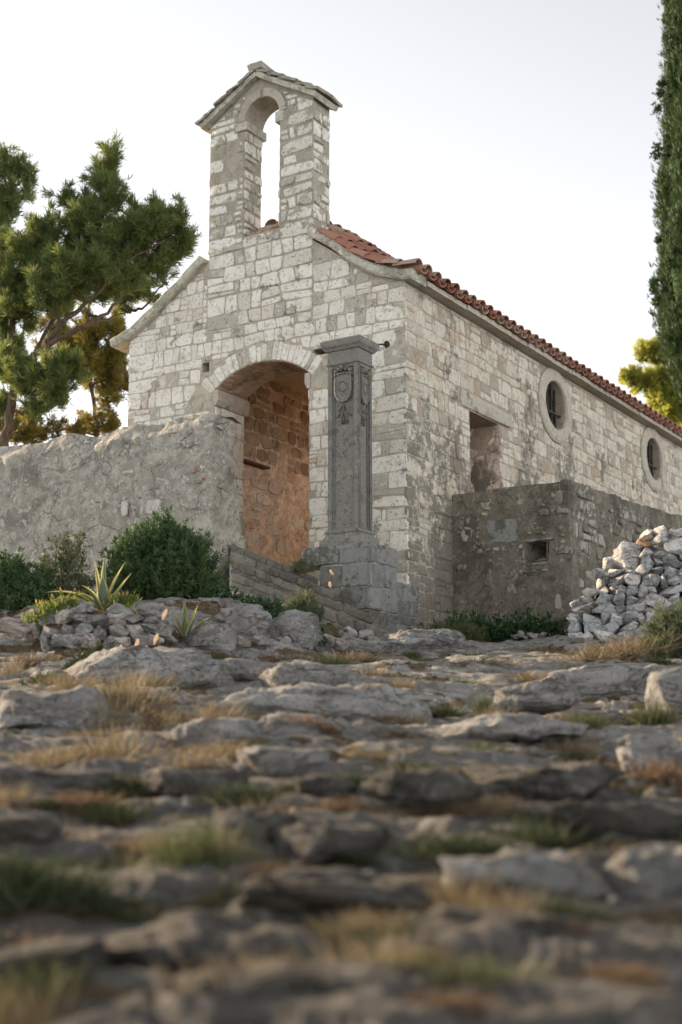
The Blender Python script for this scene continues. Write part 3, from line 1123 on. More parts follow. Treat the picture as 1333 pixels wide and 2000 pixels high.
# ---- raking copings of the front wall
def coping(pts, y0, y1, th, name, parts, seed):
    """thick stone slabs following a line in the front plane"""
    d = [0]
    for a_, b_ in zip(pts[:-1], pts[1:]):
        d.append(d[-1] + math.hypot(b_[0] - a_[0], b_[1] - a_[1]))
    xs = np.array([p[0] for p in pts]); zs = np.array([p[1] for p in pts]); d = np.array(d)
    for (f0, f1) in parts:
        n = max(4, int((f1 - f0) * d[-1] / .07))
        u = np.linspace(f0 * d[-1] + .004, f1 * d[-1] - .004, n + 1)
        X = np.interp(u, d, xs); Z = np.interp(u, d, zs)
        for _ in range(2):
            X[1:-1] = (X[:-2] + 2 * X[1:-1] + X[2:]) / 4; Z[1:-1] = (Z[:-2] + 2 * Z[1:-1] + Z[2:]) / 4
        T = np.stack([np.gradient(X), np.gradient(Z)], 1); T /= np.linalg.norm(T, axis=1)[:, None]
        Nn = np.stack([-T[:, 1], T[:, 0]], 1)
        Nn[Nn[:, 1] < 0] *= -1
        prof = [(0.0, y0 + .03), (.03, y0), (th - .03, y0), (th, y0 + .03), (th, (y0 + y1) / 2), (th, y1), (0.0, y1)]
        k = len(prof)
        V = []
        for i in range(n + 1):
            for h, y in prof:
                V.append((X[i] + Nn[i, 0] * h, y, Z[i] + Nn[i, 1] * h))
        F = []
        for i in range(n):
            for j in range(k):
                F.append((i * k + j, i * k + (j + 1) % k, (i + 1) * k + (j + 1) % k, (i + 1) * k + j))
        F += [tuple(range(k)), tuple(n * k + j for j in range(k))[::-1]]
        V = np.array(V)
        V = V + .013 * np.stack([fbm(V * 4 + 13 * q + seed * 3.1, seed + q, 4) for q in range(3)], 1)
        mb_ = MB(); mb_.add(V, F, 0)
        ch.part(mb_, name, [M['coping']])
        seed += 7


coping([(.17, 7.43), (-.02, 7.45), (-.22, 7.50), (-.55, 7.66), (-.95, 7.94), (-1.3, 8.24), (-1.69, 8.52)], -.13, .34, .15, 'raking_coping', [(0, .42), (.42, 1)], 50)
coping([(-3.70, 8.49), (-4.2, 8.13), (-4.75, 7.76), (-5.2, 7.47), (-5.62, 7.36)], -.13, .34, .15, 'raking_coping', [(0, .40), (.40, 1)], 80)

# ---- eave course under the tiles
mb = MB()
rr = random.Random(4)
y = .36
while y < VEND + .3:
    y2 = min(VEND + .35, y + rr.uniform(.55, 1.0))
    mb.box((-.30, y, 7.445), (.20 + rr.uniform(-.012, .012), y2 - .012, 7.525 + rr.uniform(-.006, .006)), 0)
    y = y2
ch.part(mb, 'eave_course', [M['dressed']])

# ---- roof
def roofz(x):
    return np.interp(x, [-2.65, -2.2, -1.67, -1.1, -.6, -.18, .30], [9.03, 8.99, 8.84, 8.38, 7.95, 7.68, 7.53])


def roofz2(x, y):
    verge = np.interp(x, [-2.65, -1.67, -1.3, -.95, -.55, -.22, .30], [9.0, 8.66, 8.37, 8.07, 7.80, 7.655, 7.56])
    f = float(sstep(.0, .75, np.array(y)))
    return verge * (1 - f) + roofz(x) * f


mb = MB()
xs = np.linspace(-2.65, .14, 15)
V, F = [], []
for y in (.50, VEND + .3):
    for x in xs:
        V.append((x, y, float(roofz2(x, y)) - .05))
    for x in xs[::-1]:
        V.append((x, y, float(roofz2(x, y)) - .11))
k = 30
F = [(j, (j + 1) % k, k + (j + 1) % k, k + j) for j in range(k)] + [tuple(range(k)), tuple(range(k, 2 * k))[::-1]]
mb.add(V, F, 0)
V = [(-2.65, .3, 8.98), (-5.6, .3, 7.47), (-5.6, .3, 7.39), (-2.65, .3, 8.90), (-2.65, VEND + .3, 8.98), (-5.6, VEND + .3, 7.47), (-5.6, VEND + .3, 7.39), (-2.65, VEND + .3, 8.90)]
mb.add(V, [(0, 1, 5, 4), (3, 7, 6, 2), (1, 2, 6, 5), (0, 4, 7, 3), (0, 3, 2, 1), (4, 5, 6, 7)], 0)
roof = ch.part(mb, 'roof', [M['coping']])


def barrel(mb, p0, p1, nrm, side_, r0, r1, th, up, mi=0, n=7):
    """half-round clay tile from p0 to p1 (up=1 cover, -1 channel)"""
    V = []
    for p, r in ((p0, r0), (p1, r1)):
        for rr_ in (r, r - th):
            for i in range(n):
                t = PI * i / (n - 1)
                V.append(p + side_ * (rr_ * math.cos(t)) + nrm * (up * rr_ * math.sin(t) * .85))
    F = []
    for i in range(n - 1):
        F.append((i, i + 1, 2 * n + i + 1, 2 * n + i))
        F.append((n + i + 1, n + i, 3 * n + i, 3 * n + i + 1))
        F.append((i + 1, i, n + i, n + i + 1))
        F.append((2 * n + i, 2 * n + i + 1, 3 * n + i + 1, 3 * n + i))
    F.append((0, 2 * n, 3 * n, n)); F.append((n - 1, 2 * n - 1, 4 * n - 1, 3 * n - 1))
    mb.add(np.array(V), F, mi)


mb = MB()
rr = random.Random(21)
# distance table down the slope
xt = np.linspace(.27, -2.62, 200); zt = roofz(xt)
dl = np.concatenate([[0], np.cumsum(np.hypot(np.diff(xt), np.diff(zt)))])
row = 0
y = -.06
while y < VEND + .3:
    zt = roofz2(xt, y)
    for kind in (1, -1):
        yy = y if kind == 1 else y + .145
        d = 0.0
        while d < (dl[-1] - .2 if y > .5 else np.interp(1.9, -xt + .27, dl) - .28):
            d2 = d + .42
            j = rr.uniform(-.012, .012)
            a_ = np.array([np.interp(d, dl, xt), yy + j, np.interp(d, dl, zt)])
            b_ = np.array([np.interp(min(d2, dl[-1]), dl, xt), yy + rr.uniform(-.01, .01), np.interp(min(d2, dl[-1]), dl, zt)])
            t = b_ - a_; t /= np.linalg.norm(t)
            nn = np.array([-t[2], 0, t[0]])
            if nn[2] < 0:
                nn = -nn
            lift = (.02 if kind == 1 else .035) + rr.uniform(-.006, .010)
            barrel(mb, a_ + nn * (lift + .03), b_ + nn * lift, nn, np.array([0, 1, 0]), .120, .098, .020, kind)
            d += .34
            if y > 2.4 and d > 1.1:
                break
    y += .29
    row += 1
ch.part(mb, 'tile_covering', [M['tile']], roof, smooth=False)
mb = MB()
y = .3
while y < VEND:
    barrel(mb, np.array([-2.65, y, 9.02]), np.array([-2.65, y + .46, 9.0]), np.array([0, 0, 1]), np.array([1., 0, 0]), .13, .11, .02, 1)
    y += .40
ch.part(mb, 'ridge_tile', [M['tile']], roof)

# ================================================================== small annex beyond the chapel's far end
an = Frame('tiled_annex', 'small stone annex with red tiled eave beyond the far end of the chapel', 'annex', 0, VEND + .6, 3.0)
mb = MB()
mb.box((-4.0, VEND + .52, 2.8), (-.22, VEND + 5, 6.85), 0)
wl = an.part(mb, 'wall', [M['mortar_side']])
mb = MB()
for i in range(20):
    yy = VEND + .55 + i * .21
    p0 = np.array([.12, yy, 6.93]); p1 = np.array([-1.2, yy, 7.45])
    t = (p1 - p0) / np.linalg.norm(p1 - p0); nn = np.array([-t[2], 0, t[0]]); nn = nn if nn[2] > 0 else -nn
    barrel(mb, p0 + nn * .04, p1 + nn * .02, nn, np.array([0, 1., 0]), .09, .08, .02, 1)
    barrel(mb, p0 + nn * .04 + np.array([0, .105, 0]), p1 + nn * .02 + np.array([0, .105, 0]), nn, np.array([0, 1., 0]), .09, .08, .02, -1)
an.part(mb, 'tile_covering', [M['tile']], smooth=False)

# ================================================================== podium and carved pillar
po = Frame('stone_podium', 'stepped grey block podium carrying the carved pillar at the corner of the chapel', 'podium', .4, -.7, 2.1)
rs = random.Random(31)
mb = MB()
ZT = 3.32
mb.box((-.64, -1.27, 1.6), (.15, -.02, 2.84), 1)
mb.box((-.64, -1.27, 2.84), (.15, -.60, ZT - .02), 1)
mb.box((-.94, -1.25, 3.07), (-.60, -.55, ZT - .02), 1)
pf = lambda s, t, d: np.stack([s, -1.28 - d, t], 1)
ps = lambda s, t, d: np.stack([.155 + d, s, t], 1)
tsp = [1.7, 2.1, 2.42, 2.74, 3.05]
masonry(mb, pf, -.66, .175, tsp, (.34, .52), rs, gap=.005, proud=.014, mi=0, split=.1, rnd=.05)
stone(mb, [(-.95, 3.06), (-.33, 3.06), (-.33, 3.31), (-.95, 3.31)], pf, rs, .003, .022, 0, .03)
stone(mb, [(-.33, 3.06), (.18, 3.06), (.18, 3.33), (-.33, 3.33)], pf, rs, .003, .022, 0, .03)
masonry(mb, ps, -1.31, -.58, [1.7, 2.1, 2.42, 2.74, 3.05, ZT], (.28, .45), rs, gap=.005, proud=.014, mi=0, split=.1, rnd=.05)
masonry(mb, ps, -.58, .02, [1.7, 2.1, 2.42, 2.62, 2.87], (.28, .45), rs, gap=.005, proud=.014, mi=0, split=.1, rnd=.05)
pt = lambda s, t, d: np.stack([s, t, ZT - .03 + d], 1)
masonry(mb, pt, -.95, .175, [-1.31, -.93, -.58], (.36, .5), rs, gap=.003, proud=.022, mi=0, split=0, rnd=.03, wob=0)
pt2 = lambda s, t, d: np.stack([s, t, 2.84 + d], 1)
masonry(mb, pt2, -.66, .175, [-.58, -.30, .0], (.36, .5), rs, gap=.004, proud=.03, mi=0, split=0, rnd=.08)
pbody = po.part(mb, 'block_masonry', [M['podium'], M['mortar_gable']])

pi_ = Frame('carved_pillar', 'dark grey square stone pillar carved with coats of arms in front of the doorway', 'pillar', .36, -.97, ZT)
px0, px1, py0, py1 = -.61, -.11, -1.15, -.78


def rings(mb, prof, mi=0):
    """square mouldings: (z, outset) rings around the shaft's plan"""
    V, F = [], []
    for z, o in prof:
        V += [(px0 - o, py0 - o, z), (px1 + o, py0 - o, z), (px1 + o, py1 + o, z), (px0 - o, py1 + o, z)]
    for i in range(len(prof) - 1):
        for j in range(4):
            F.append((i * 4 + j, i * 4 + (j + 1) % 4, (i + 1) * 4 + (j + 1) % 4, (i + 1) * 4 + j))
    n = len(prof) - 1
    F += [(3, 2, 1, 0), (n * 4, n * 4 + 1, n * 4 + 2, n * 4 + 3)]
    mb.add(V, F, mi)


mb = MB()
rings(mb, [(ZT - .01, .085), (ZT + .05, .085), (ZT + .055, .072), (ZT + .09, .066), (ZT + .115, .048), (ZT + .15, .030), (ZT + .19, .020), (ZT + .195, .034), (ZT + .225, .034), (ZT + .235, .008), (ZT + .245, -.01)])
pi_.part(mb, 'base_moulding', [M['pillar']])
mb = MB()
SZ0, SZ1 = ZT + .19, 5.94
rings(mb, [(SZ0, -.043), (SZ1, -.043)])
def strip_frame(mb, m2, a0, a1, z0, z1, w, d):
    """raised frame round a sunk panel, with a fillet step inside"""
    for (q0, q1, r0, r1) in ((a0, a0 + w, z0, z1), (a1 - w, a1, z0, z1), (a0 + w, a1 - w, z0, z0 + w), (a0 + w, a1 - w, z1 - w, z1)):
        m2(q0, q1, r0, r1, d)
    for (q0, q1, r0, r1) in ((a0 + w, a0 + w + .025, z0 + w, z1 - w), (a1 - w - .025, a1 - w, z0 + w, z1 - w), (a0 + w + .025, a1 - w - .025, z0 + w, z0 + w + .025), (a0 + w + .025, a1 - w - .025, z1 - w - .025, z1 - w)):
        m2(q0, q1, r0, r1, d * .45)
strip_frame(mb, lambda a_, b_, c_, d_, e: mb.box((a_, py0 + .043 - e, c_), (b_, py0 + .0431, d_)), px0 + .002, px1 - .002, SZ0, SZ1, .066, .045)
strip_frame(mb, lambda a_, b_, c_, d_, e: mb.box((px1 - .0431, a_, c_), (px1 - .043 + e, b_, d_)), py0 + .002, py1 - .002, SZ0 + .001, SZ1 - .001, .058, .045)
shaft = pi_.part(mb, 'shaft', [M['pillar']])
mb = MB()
rings(mb, [(5.92, .0), (5.93, .022), (5.955, .022), (5.96, .004), (6.13, .004), (6.135, .03), (6.16, .045), (6.19, .072), (6.215, .08), (6.275, .082), (6.28, .07), (6.30, .05)])
cap = pi_.part(mb, 'capital', [M['pillar']])


def coat(mapf):
    """shield with raised rim and a worn round charge, scrolls and leaves above, a drop of foliage below"""
    mb = MB()
    half = [(0, -.26), (.06, -.245), (.115, -.19), (.14, -.10), (.14, .10), (.135, .17), (.10, .155), (.05, .175), (0, .165)]
    outl = half + [(-x, y) for x, y in half[::-1][1:-1]]
    P = np.array(outl)
    n = len(P)
    lev = [(1.0, 0), (1.0, .042), (.90, .05), (.84, .030), (.0, .036)]
    V, D = [], []
    for sc, d in lev[:-1]:
        V.append(P * sc); D.append(np.full(n, d))
    V.append(np.array([[0, 0.]])); D.append(np.array([.036]))
    V = np.concatenate(V); D = np.concatenate(D)
    F = [(k * n + i, k * n + (i + 1) % n, (k + 1) * n + (i + 1) % n, (k + 1) * n + i) for k in range(3) for i in range(n)]
    F += [(3 * n + i, 3 * n + (i + 1) % n, 4 * n) for i in range(n)]
    mb.add(mapf(V[:, 0], V[:, 1], D), F)
    def ring(cx, cy, r, w, d, m=14):
        V, D = [], []
        for i in range(m):
            t = 2 * PI * i / m
            for q, e in ((r + w, .02), (r, d), (r - w, .02)):
                V.append((cx + q * math.cos(t), cy + q * math.sin(t))); D.append(e)
        V = np.array(V)
        F = [(i * 3 + j, i * 3 + j + 1, ((i + 1) % m) * 3 + j + 1, ((i + 1) % m) * 3 + j) for i in range(m) for j in (0, 1)]
        mb.add(mapf(V[:, 0], V[:, 1], np.array(D)), F)
    ring(0, -.03, .075, .014, .046)
    def blob(cx, cy, rx, ry, d, rot=0.0):
        V, D, F = [], [], []
        m = 8
        for k, (q, e) in enumerate(((1, 0), (.85, .6), (.45, .95))):
            for i in range(m):
                t = 2 * PI * i / m
                x, y = rx * q * math.cos(t), ry * q * math.sin(t)
                V.append((cx + x * math.cos(rot) - y * math.sin(rot), cy + x * math.sin(rot) + y * math.cos(rot))); D.append(d * e)
        V.append((cx, cy)); D.append(d)
        for k in range(2):
            F += [(k * m + i, k * m + (i + 1) % m, (k + 1) * m + (i + 1) % m, (k + 1) * m + i) for i in range(m)]
        F += [(2 * m + i, 2 * m + (i + 1) % m, 3 * m) for i in range(m)]
        V = np.array(V)
        mb.add(mapf(V[:, 0], V[:, 1], np.array(D)), F)
    for s in (-1, 1):
        blob(s * .06, .225, .05, .028, .06, s * .5)
        blob(s * .115, .20, .035, .045, .055, -s * .4)
        blob(s * .035, .275, .028, .035, .05, s * .3)
        blob(s * .155, .05, .016, .05, .04)
        blob(s * .16, .13, .02, .028, .05)
        blob(s * .06, -.33, .018, .06, .03, s * .5)
        blob(s * .03, -.43, .015, .06, .028, s * .3)
        blob(s * .09, -.43, .014, .05, .024, s * .7)
        blob(s * .04, -.53, .014, .045, .022, -s * .3)
    blob(0, .245, .03, .045, .065)
    blob(0, -.36, .015, .08, .03)
    blob(0, -.50, .013, .06, .025)
    return mb


pi_.part(coat(lambda s, t, d: np.stack([-.36 + s, py0 + .043 - d * 1.35, 5.63 + t], 1)), 'coat_of_arms', [M['pillar']], shaft)
pi_.part(coat(lambda s, t, d: np.stack([px1 - .043 + d * 1.35, -.965 + s * .72, 5.60 + t], 1)), 'coat_of_arms', [M['pillar']], shaft)

# iron fitting behind the capital
fx = Frame('iron_bracket', 'small black iron bracket with a round end behind the pillar capital', 'bracket', .0, -.68, 6.28)
mb = MB()
n = 10
A_ = np.array([-.10, -.78, 6.27]); B_ = np.array([.03, -.60, 6.30])
V = []
for p, r in ((A_, .010), (A_ * .5 + B_ * .5, .012), (B_, .018)):
    for i in range(n):
        t = 2 * PI * i / n
        V.append(p + r * np.array([math.cos(t) * .5, -math.cos(t) * .5, math.sin(t)]))
mb.add(V, [(k * n + i, k * n + (i + 1) % n, (k + 1) * n + (i + 1) % n, (k + 1) * n + i) for k in range(2) for i in range(n)] + [tuple(range(n))])
fx.part(mb, 'arm', [M['iron']])
mb = MB()
V, F = [(*(B_ + np.array([0, 0, .055])),)], []
for k in range(1, 6):
    f = PI * k / 6
    for i in range(n):
        t = 2 * PI * i / n
        V.append(tuple(B_ + .052 * np.array([math.sin(f) * math.cos(t), math.sin(f) * math.sin(t), math.cos(f)])))
V.append(tuple(B_ - np.array([0, 0, .055])))
F += [(0, 1 + i, 1 + (i + 1) % n) for i in range(n)]
for k in range(4):
    F += [(1 + k * n + i, 1 + k * n + (i + 1) % n, 1 + (k + 1) * n + (i + 1) % n, 1 + (k + 1) * n + i) for i in range(n)]
F += [(51, 41 + (i + 1) % n, 41 + i) for i in range(n)]
mb.add(V, F)
fx.part(mb, 'ball_end', [M['iron']], smooth=True)

# ================================================================== rendered boundary wall, beside the doorway
bw = Frame('boundary_wall', 'thick grey rendered rubble wall ending beside the chapel doorway', 'wall', 4.5, -1.2, 2.2)
mb = MB()
dsp = lumpy(.045, 1.5, 77)
U0 = -2.30


def topz(s):
    return 5.44 + .03 * np.sin(s * 2.1) + .035 * np.sin(s * 4.7 + 1) - .08 * sstep(-2.75, -2.3, s)


def bat(t):
    return .17 * np.clip((5.4 - t) / 3.4, 0, 1.2) ** 1.5
ss = np.concatenate([lin_(-12, -7.2, .25)[:-1], lin_(-7.2, -2.30, .045)])
tt = np.linspace(0, 1, 84)
S, T = np.meshgrid(ss, tt)
Zt = 1.9 + (topz(S) - 1.9) * T
Xs = S + bat(Zt) * sstep(-3.3, -2.3, S)
V = np.stack([Xs, -1.60 - .10 * np.clip((5.4 - Zt) / 3.4, 0, 1) + .10 * sstep(.93, 1.0, T) ** 1, Zt], -1).reshape(-1, 3)
nx = len(ss)
F = [(j * nx + i, j * nx + i + 1, (j + 1) * nx + i + 1, (j + 1) * nx + i) for j in range(len(tt) - 1) for i in range(nx - 1)]
mb.add(dsp(V), F)
yy = lin_(-1.5, -.85, .045)
Y_, T = np.meshgrid(np.concatenate([[-1.60], yy]), tt)
Zt = 1.9 + (topz(np.full(Y_.shape, U0)) - 1.9) * T - .05 * sstep(-1.2, -.85, Y_) * T
Y_ = np.where(Y_ > -1.55, -1.5 + (Y_ + 1.5) * (1 - .36 * np.clip((Zt - 3.0) / 1.8, 0, 1)), Y_)
V = np.stack([U0 + bat(Zt), Y_ - .10 * np.clip((5.4 - Zt) / 3.4, 0, 1) * (Y_ < -1.59) + .10 * sstep(.93, 1.0, T) * (Y_ < -1.59), Zt], -1).reshape(-1, 3)
ny = Y_.shape[1]
F = [(j * ny + i, j * ny + i + 1, (j + 1) * ny + i + 1, (j + 1) * ny + i) for j in range(len(tt) - 1) for i in range(ny - 1)]
mb.add(dsp(V), F)
Y2 = np.linspace(-1.5, -.85, 8)
S, Y_ = np.meshgrid(ss, Y2)
V = np.stack([S, Y_, topz(S) + .03 * np.sin((Y_ + 1.5) / .65 * PI) - .05 * sstep(-1.2, -.85, Y_) * (S > -2.31)], -1).reshape(-1, 3)
F = [(j * nx + i, j * nx + i + 1, (j + 1) * nx + i + 1, (j + 1) * nx + i) for j in range(7) for i in range(nx - 1)]
mb.add(dsp(V), F)
mb.box((-12, -1.13, 1.9), (U0 - .05, -1.12, 5.35))
rs = random.Random(51)
bwm = lambda s, t, d: np.stack([s + bat(t) * sstep(-3.3, -2.3, s), -1.615 - .10 * np.clip((5.4 - t) / 3.4, 0, 1) - d, t], 1)
masonry(mb, bwm, -7.3, -2.36, courses(2.2, 5.30, (.13, .26), rs), (.14, .40), rs, gap=.025, proud=.006, mi=1, drop=.84, rnd=.16, wob=.08, split=.3)
masonry(mb, lambda s, t, d: np.stack([U0 + bat(t) + .015 + d, s, t], 1), -1.56, -1.12, courses(2.2, 5.25, (.13, .26), rs), (.14, .34), rs, gap=.025, proud=.006, mi=1, drop=.84, rnd=.16, wob=.06, split=.3)
bw.part(mb, 'render_coat', [M['plaster'], M['wallstone']], smooth=True)
# bits of brick in the render
mb = MB()
rr = random.Random(2)
for (x, z, w, h) in ((-2.62, 4.52, .05, .08), (-2.50, 4.36, .04, .05), (-2.42, 4.40, .035, .045), (-3.6, 4.26, .05, .03), (-4.4, 4.28, .05, .03)):
    stone(mb, [(x, z), (x + w, z + .01), (x + w, z + h), (x, z + h)], lambda s, t, d: np.stack([s, -1.66 - d, t], 1), rr, .002, .03)
bw.part(mb, 'brick', [M['tile']])

# ================================================================== rendered terrace block beside the chapel
te = Frame('terrace_block', 'dark grey rendered terrace block with a small square opening beside the long chapel wall', 'terrace wall', -.9, 1.36, 2.0)
mb = MB()
dsp = lumpy(.03, 1.9, 91)
TX = 1.91
hole = (1.28, 1.56, 3.31, 3.58)
topf = lambda s: 4.46 + .02 * np.sin(s * 5)
ss = with_cuts(lin_(.0, TX, .045), hole[0], hole[1])
tt = with_cuts(lin_(1.8, 4.46, .045), hole[2], hole[3])
grid_face(mb, lambda s, t, d: np.stack([s, 1.36 - d, t], 1), ss, tt, [hole], depth=.42, disp=dsp)
ys_ = np.concatenate([lin_(1.36, 8, .05), lin_(8.2, 16, .2)])
tt2 = lin_(0, 1, .022)
S, T = np.meshgrid(ys_, tt2)
Z = 1.8 + T * (4.46 + .055 * (S - 1.36) - 1.8)
V = np.stack([np.full(S.shape, TX), S, Z], -1).reshape(-1, 3)
nx = len(ys_)
mb.add(dsp(V), [(j * nx + i, j * nx + i + 1, (j + 1) * nx + i + 1, (j + 1) * nx + i) for j in range(len(tt2) - 1) for i in range(nx - 1)])
xs_ = lin_(0, TX, .12)
S, X_ = np.meshgrid(ys_, xs_)
V = np.stack([X_, S, 4.46 + .055 * (S - 1.36)], -1).reshape(-1, 3)
mb.add(dsp(V), [(j * nx + i, j * nx + i + 1, (j + 1) * nx + i + 1, (j + 1) * nx + i) for j in range(len(xs_) - 1) for i in range(nx - 1)])
rs = random.Random(52)
masonry(mb, lambda s, t, d: np.stack([TX + .01 + d, s, t], 1), 1.45, 11.5, courses(2.0, 4.40, (.13, .26), rs), (.12, .34), rs, gap=.02, proud=.012, mi=1, drop=.4, rnd=.15, wob=.08, split=.3)
masonry(mb, lambda s, t, d: np.stack([s, 1.355 - d, t], 1), .05, 1.86, courses(2.0, 4.35, (.13, .26), rs), (.12, .34), rs, (), [rect_hole(1.2, 1.7, 3.2, 3.68), rect_hole(.5, 1.15, 3.6, 4.05)], gap=.025, proud=.006, mi=1, drop=.76, rnd=.15, wob=.08, split=.3)
te.part(mb, 'render_coat', [M['terrace'], M['darkstone']], smooth=True)
mb = MB()
rr = random.Random(9)
tf = lambda s, t, d: np.stack([s, 1.355 - d, t], 1)
stone(mb, [(1.24, 3.585), (1.66, 3.60), (1.66, 3.65), (1.24, 3.64)], tf, rr, .002, .03)
te.part(mb, 'opening_lintel', [M['podium']])
mb = MB()
stone(mb, [(1.22, 3.25), (1.60, 3.25), (1.60, 3.305), (1.22, 3.30)], tf, rr, .002, .02)
te.part(mb, 'opening_sill', [M['podium']])
mb = MB()
stone(mb, [(.58, 3.66), (1.09, 3.63), (1.09, 3.98), (.58, 4.0)], tf, rr, .002, .012, 0, .08)
te.part(mb, 'exposed_stone', [M['podium']])
mb = MB()
stone(mb, [(.75, 2.1), (1.1, 2.1), (1.05, 2.45), (.9, 2.5)], tf, rr, .002, .03)
te.part(mb, 'exposed_stone', [M['podium']])
mb = MB()
stone(mb, [(1.2, 2.08), (1.6, 2.1), (1.62, 2.3), (1.25, 2.34)], tf, rr, .002, .03)
te.part(mb, 'exposed_stone', [M['podium']])
mb = MB()
stone(mb, [(1.72, 3.98), (1.9, 3.96), (1.9, 4.05), (1.76, 4.06)], tf, rr, .002, .03)
te.part(mb, 'exposed_stone', [M['podium']])

# ================================================================== low sloping stair walls in front of the doorway
def world_mesh(V, loc):
    return np.asarray(V) - np.asarray(loc)


stw = thing('stone_stairs', 'worn grey block stairs climbing from the podium foot to the chapel doorway', 'stairs', at(600, 1200, 18.6))
LOC = at(600, 1200, 18.6)


def step_course(p_a, p_b, h, depth, seed, name):
    """one course of blocks between two points of its top edge, running back to the doorway"""
    r_ = random.Random(seed)
    A_, B_ = np.array(p_a), np.array(p_b)
    L = np.linalg.norm(B_ - A_)
    T_ = (B_ - A_) / L
    back = np.array([-.15, 1, 0]) / math.hypot(.15, 1)
    up = np.array([0, 0, 1.])
    mb = MB()
    fr = lambda s, t, d: A_[None] + s[:, None] * T_ + t[:, None] * up - d[:, None] * back
    tp = lambda s, t, d: A_[None] + s[:, None] * T_ + t[:, None] * back + (d[:, None] - .012) * up
    P = [A_ - up * h, B_ - up * h, B_, A_]
    V = np.array([p + back * b for b in (.02, depth) for p in P]) - np.array([0, 0, .012])
    mb.add(V, [(0, 1, 2, 3), (4, 7, 6, 5), (0, 4, 5, 1), (1, 5, 6, 2), (2, 6, 7, 3), (3, 7, 4, 0)], 1)
    masonry(mb, fr, 0, L, [-h + h * q_ / max(1, round(h / .125)) for q_ in range(max(1, round(h / .125)) + 1)], (.22, .48), r_, gap=.005, proud=.012, mi=0, split=0, rnd=.12)
    masonry(mb, tp, 0, L, [0, depth], (.22, .42), r_, gap=.006, proud=.02, mi=0, split=0, rnd=.1)
    mb.build(name, [M['step'], M['mortar_gable']], stw, LOC)


step_course(at(452, 1118, 19.25), at(765, 1237, 18.3), .55, .34, 1, 'step')
step_course(at(452, 1094, 19.5), at(730, 1203, 18.52), .34, .32, 2, 'step')
step_course(at(452, 1076, 19.75), at(650, 1153, 19.0), .30, .32, 3, 'step')
step_course(at(452, 1062, 20.0), at(622, 1128, 19.3), .30, .6, 4, 'step')

# ================================================================== rocks
def ico(sub):
    bm = bmesh.new(); bmesh.ops.create_icosphere(bm, subdivisions=sub, radius=1)
    V = np.array([v.co[:] for v in bm.verts]); F = np.array([[v.index for v in f.verts] for f in bm.faces]); bm.free()
    return V, F


ICO3, ICO4 = ico(4), ico(5)


def slab_rock(name, w, d, h, seed, mat, hi=False, sharp=.55):
    V, F = ICO4 if hi else ICO3
    r_ = np.random.default_rng(seed)
    P = np.sign(V) * np.abs(V) ** .55
    P = P * (1 + .16 * fbm(V * 1.3 + seed * 3.7, seed, 3)[:, None])
    for q in range(11):                            # broken faces
        nn = r_.normal(size=3) * np.array([.8, .8, 1.0]) + np.array([0, -.35, .35])
        nn /= np.linalg.norm(nn)
        o_ = r_.uniform(.52, .90)
        t = np.maximum(0, P @ nn - o_)
        P = P - nn * (t * .88)[:, None]
    nn = np.array([r_.uniform(-.08, .08), r_.uniform(-.12, .02), 1.0]); nn /= np.linalg.norm(nn)
    t = np.maximum(0, P @ nn - .55)
    P = P - nn * (t * .9)[:, None]
    P = P * np.array([w / 2, d / 2, h / 2 * 1.25]) * 1.12
    sc = max(w, d)
    Q = P / max(sc, .4) * min(1, .4 / sc + .6)
    lay = P[:, 2] / .085 + 1.2 * fbm(P * 2.2 + seed, seed + 8, 3)
    fr = lay - np.floor(lay)
    P = P + V * (sstep(.0, .18, fr) * sstep(1, .8, fr) * .018 - .006)[:, None]
    P = P + V * (min(.06, .05 * sc) * fbm(P * 3.1 + seed, seed + 3, 5, .6) + .012 * ridged(P * np.array([4, 4, 11]) + seed, seed + 6, 4))[:, None]
    return mesh_np(name, P, F, [M[mat]], smooth=True)


def chunk(name, dims, seed, mat):
    """angular broken stone: a bevelled convex hull"""
    r_ = np.random.default_rng(seed)
    bm = bmesh.new()
    for _ in range(13):
        p = r_.normal(size=3); p /= np.linalg.norm(p)
        p = np.sign(p) * np.abs(p) ** .8 * np.array(dims) / 2 * r_.uniform(.85, 1.1)
        bm.verts.new(p)
    res = bmesh.ops.convex_hull(bm, input=bm.verts)
    bmesh.ops.delete(bm, geom=[g for g in res['geom_interior'] if isinstance(g, bmesh.types.BMVert)], context='VERTS')
    bmesh.ops.bevel(bm, geom=list(bm.edges), offset=min(dims) * .035, segments=1, affect='EDGES', profile=.6)
    bmesh.ops.triangulate(bm, faces=bm.faces)
    bmesh.ops.subdivide_edges(bm, edges=list(bm.edges), cuts=1, use_grid_fill=True)
    V = np.array([v.co[:] for v in bm.verts])
    V = V + min(dims) * .05 * np.stack([fbm(V / max(dims) * 6 + 5 * q + seed, seed % 50 + q, 3) for q in range(3)], 1)
    for v, q in zip(bm.verts, V):
        v.co = q
    me = bpy.data.meshes.new(name)
    bm.to_mesh(me); bm.free()
    me.materials.append(M[mat])
    return me


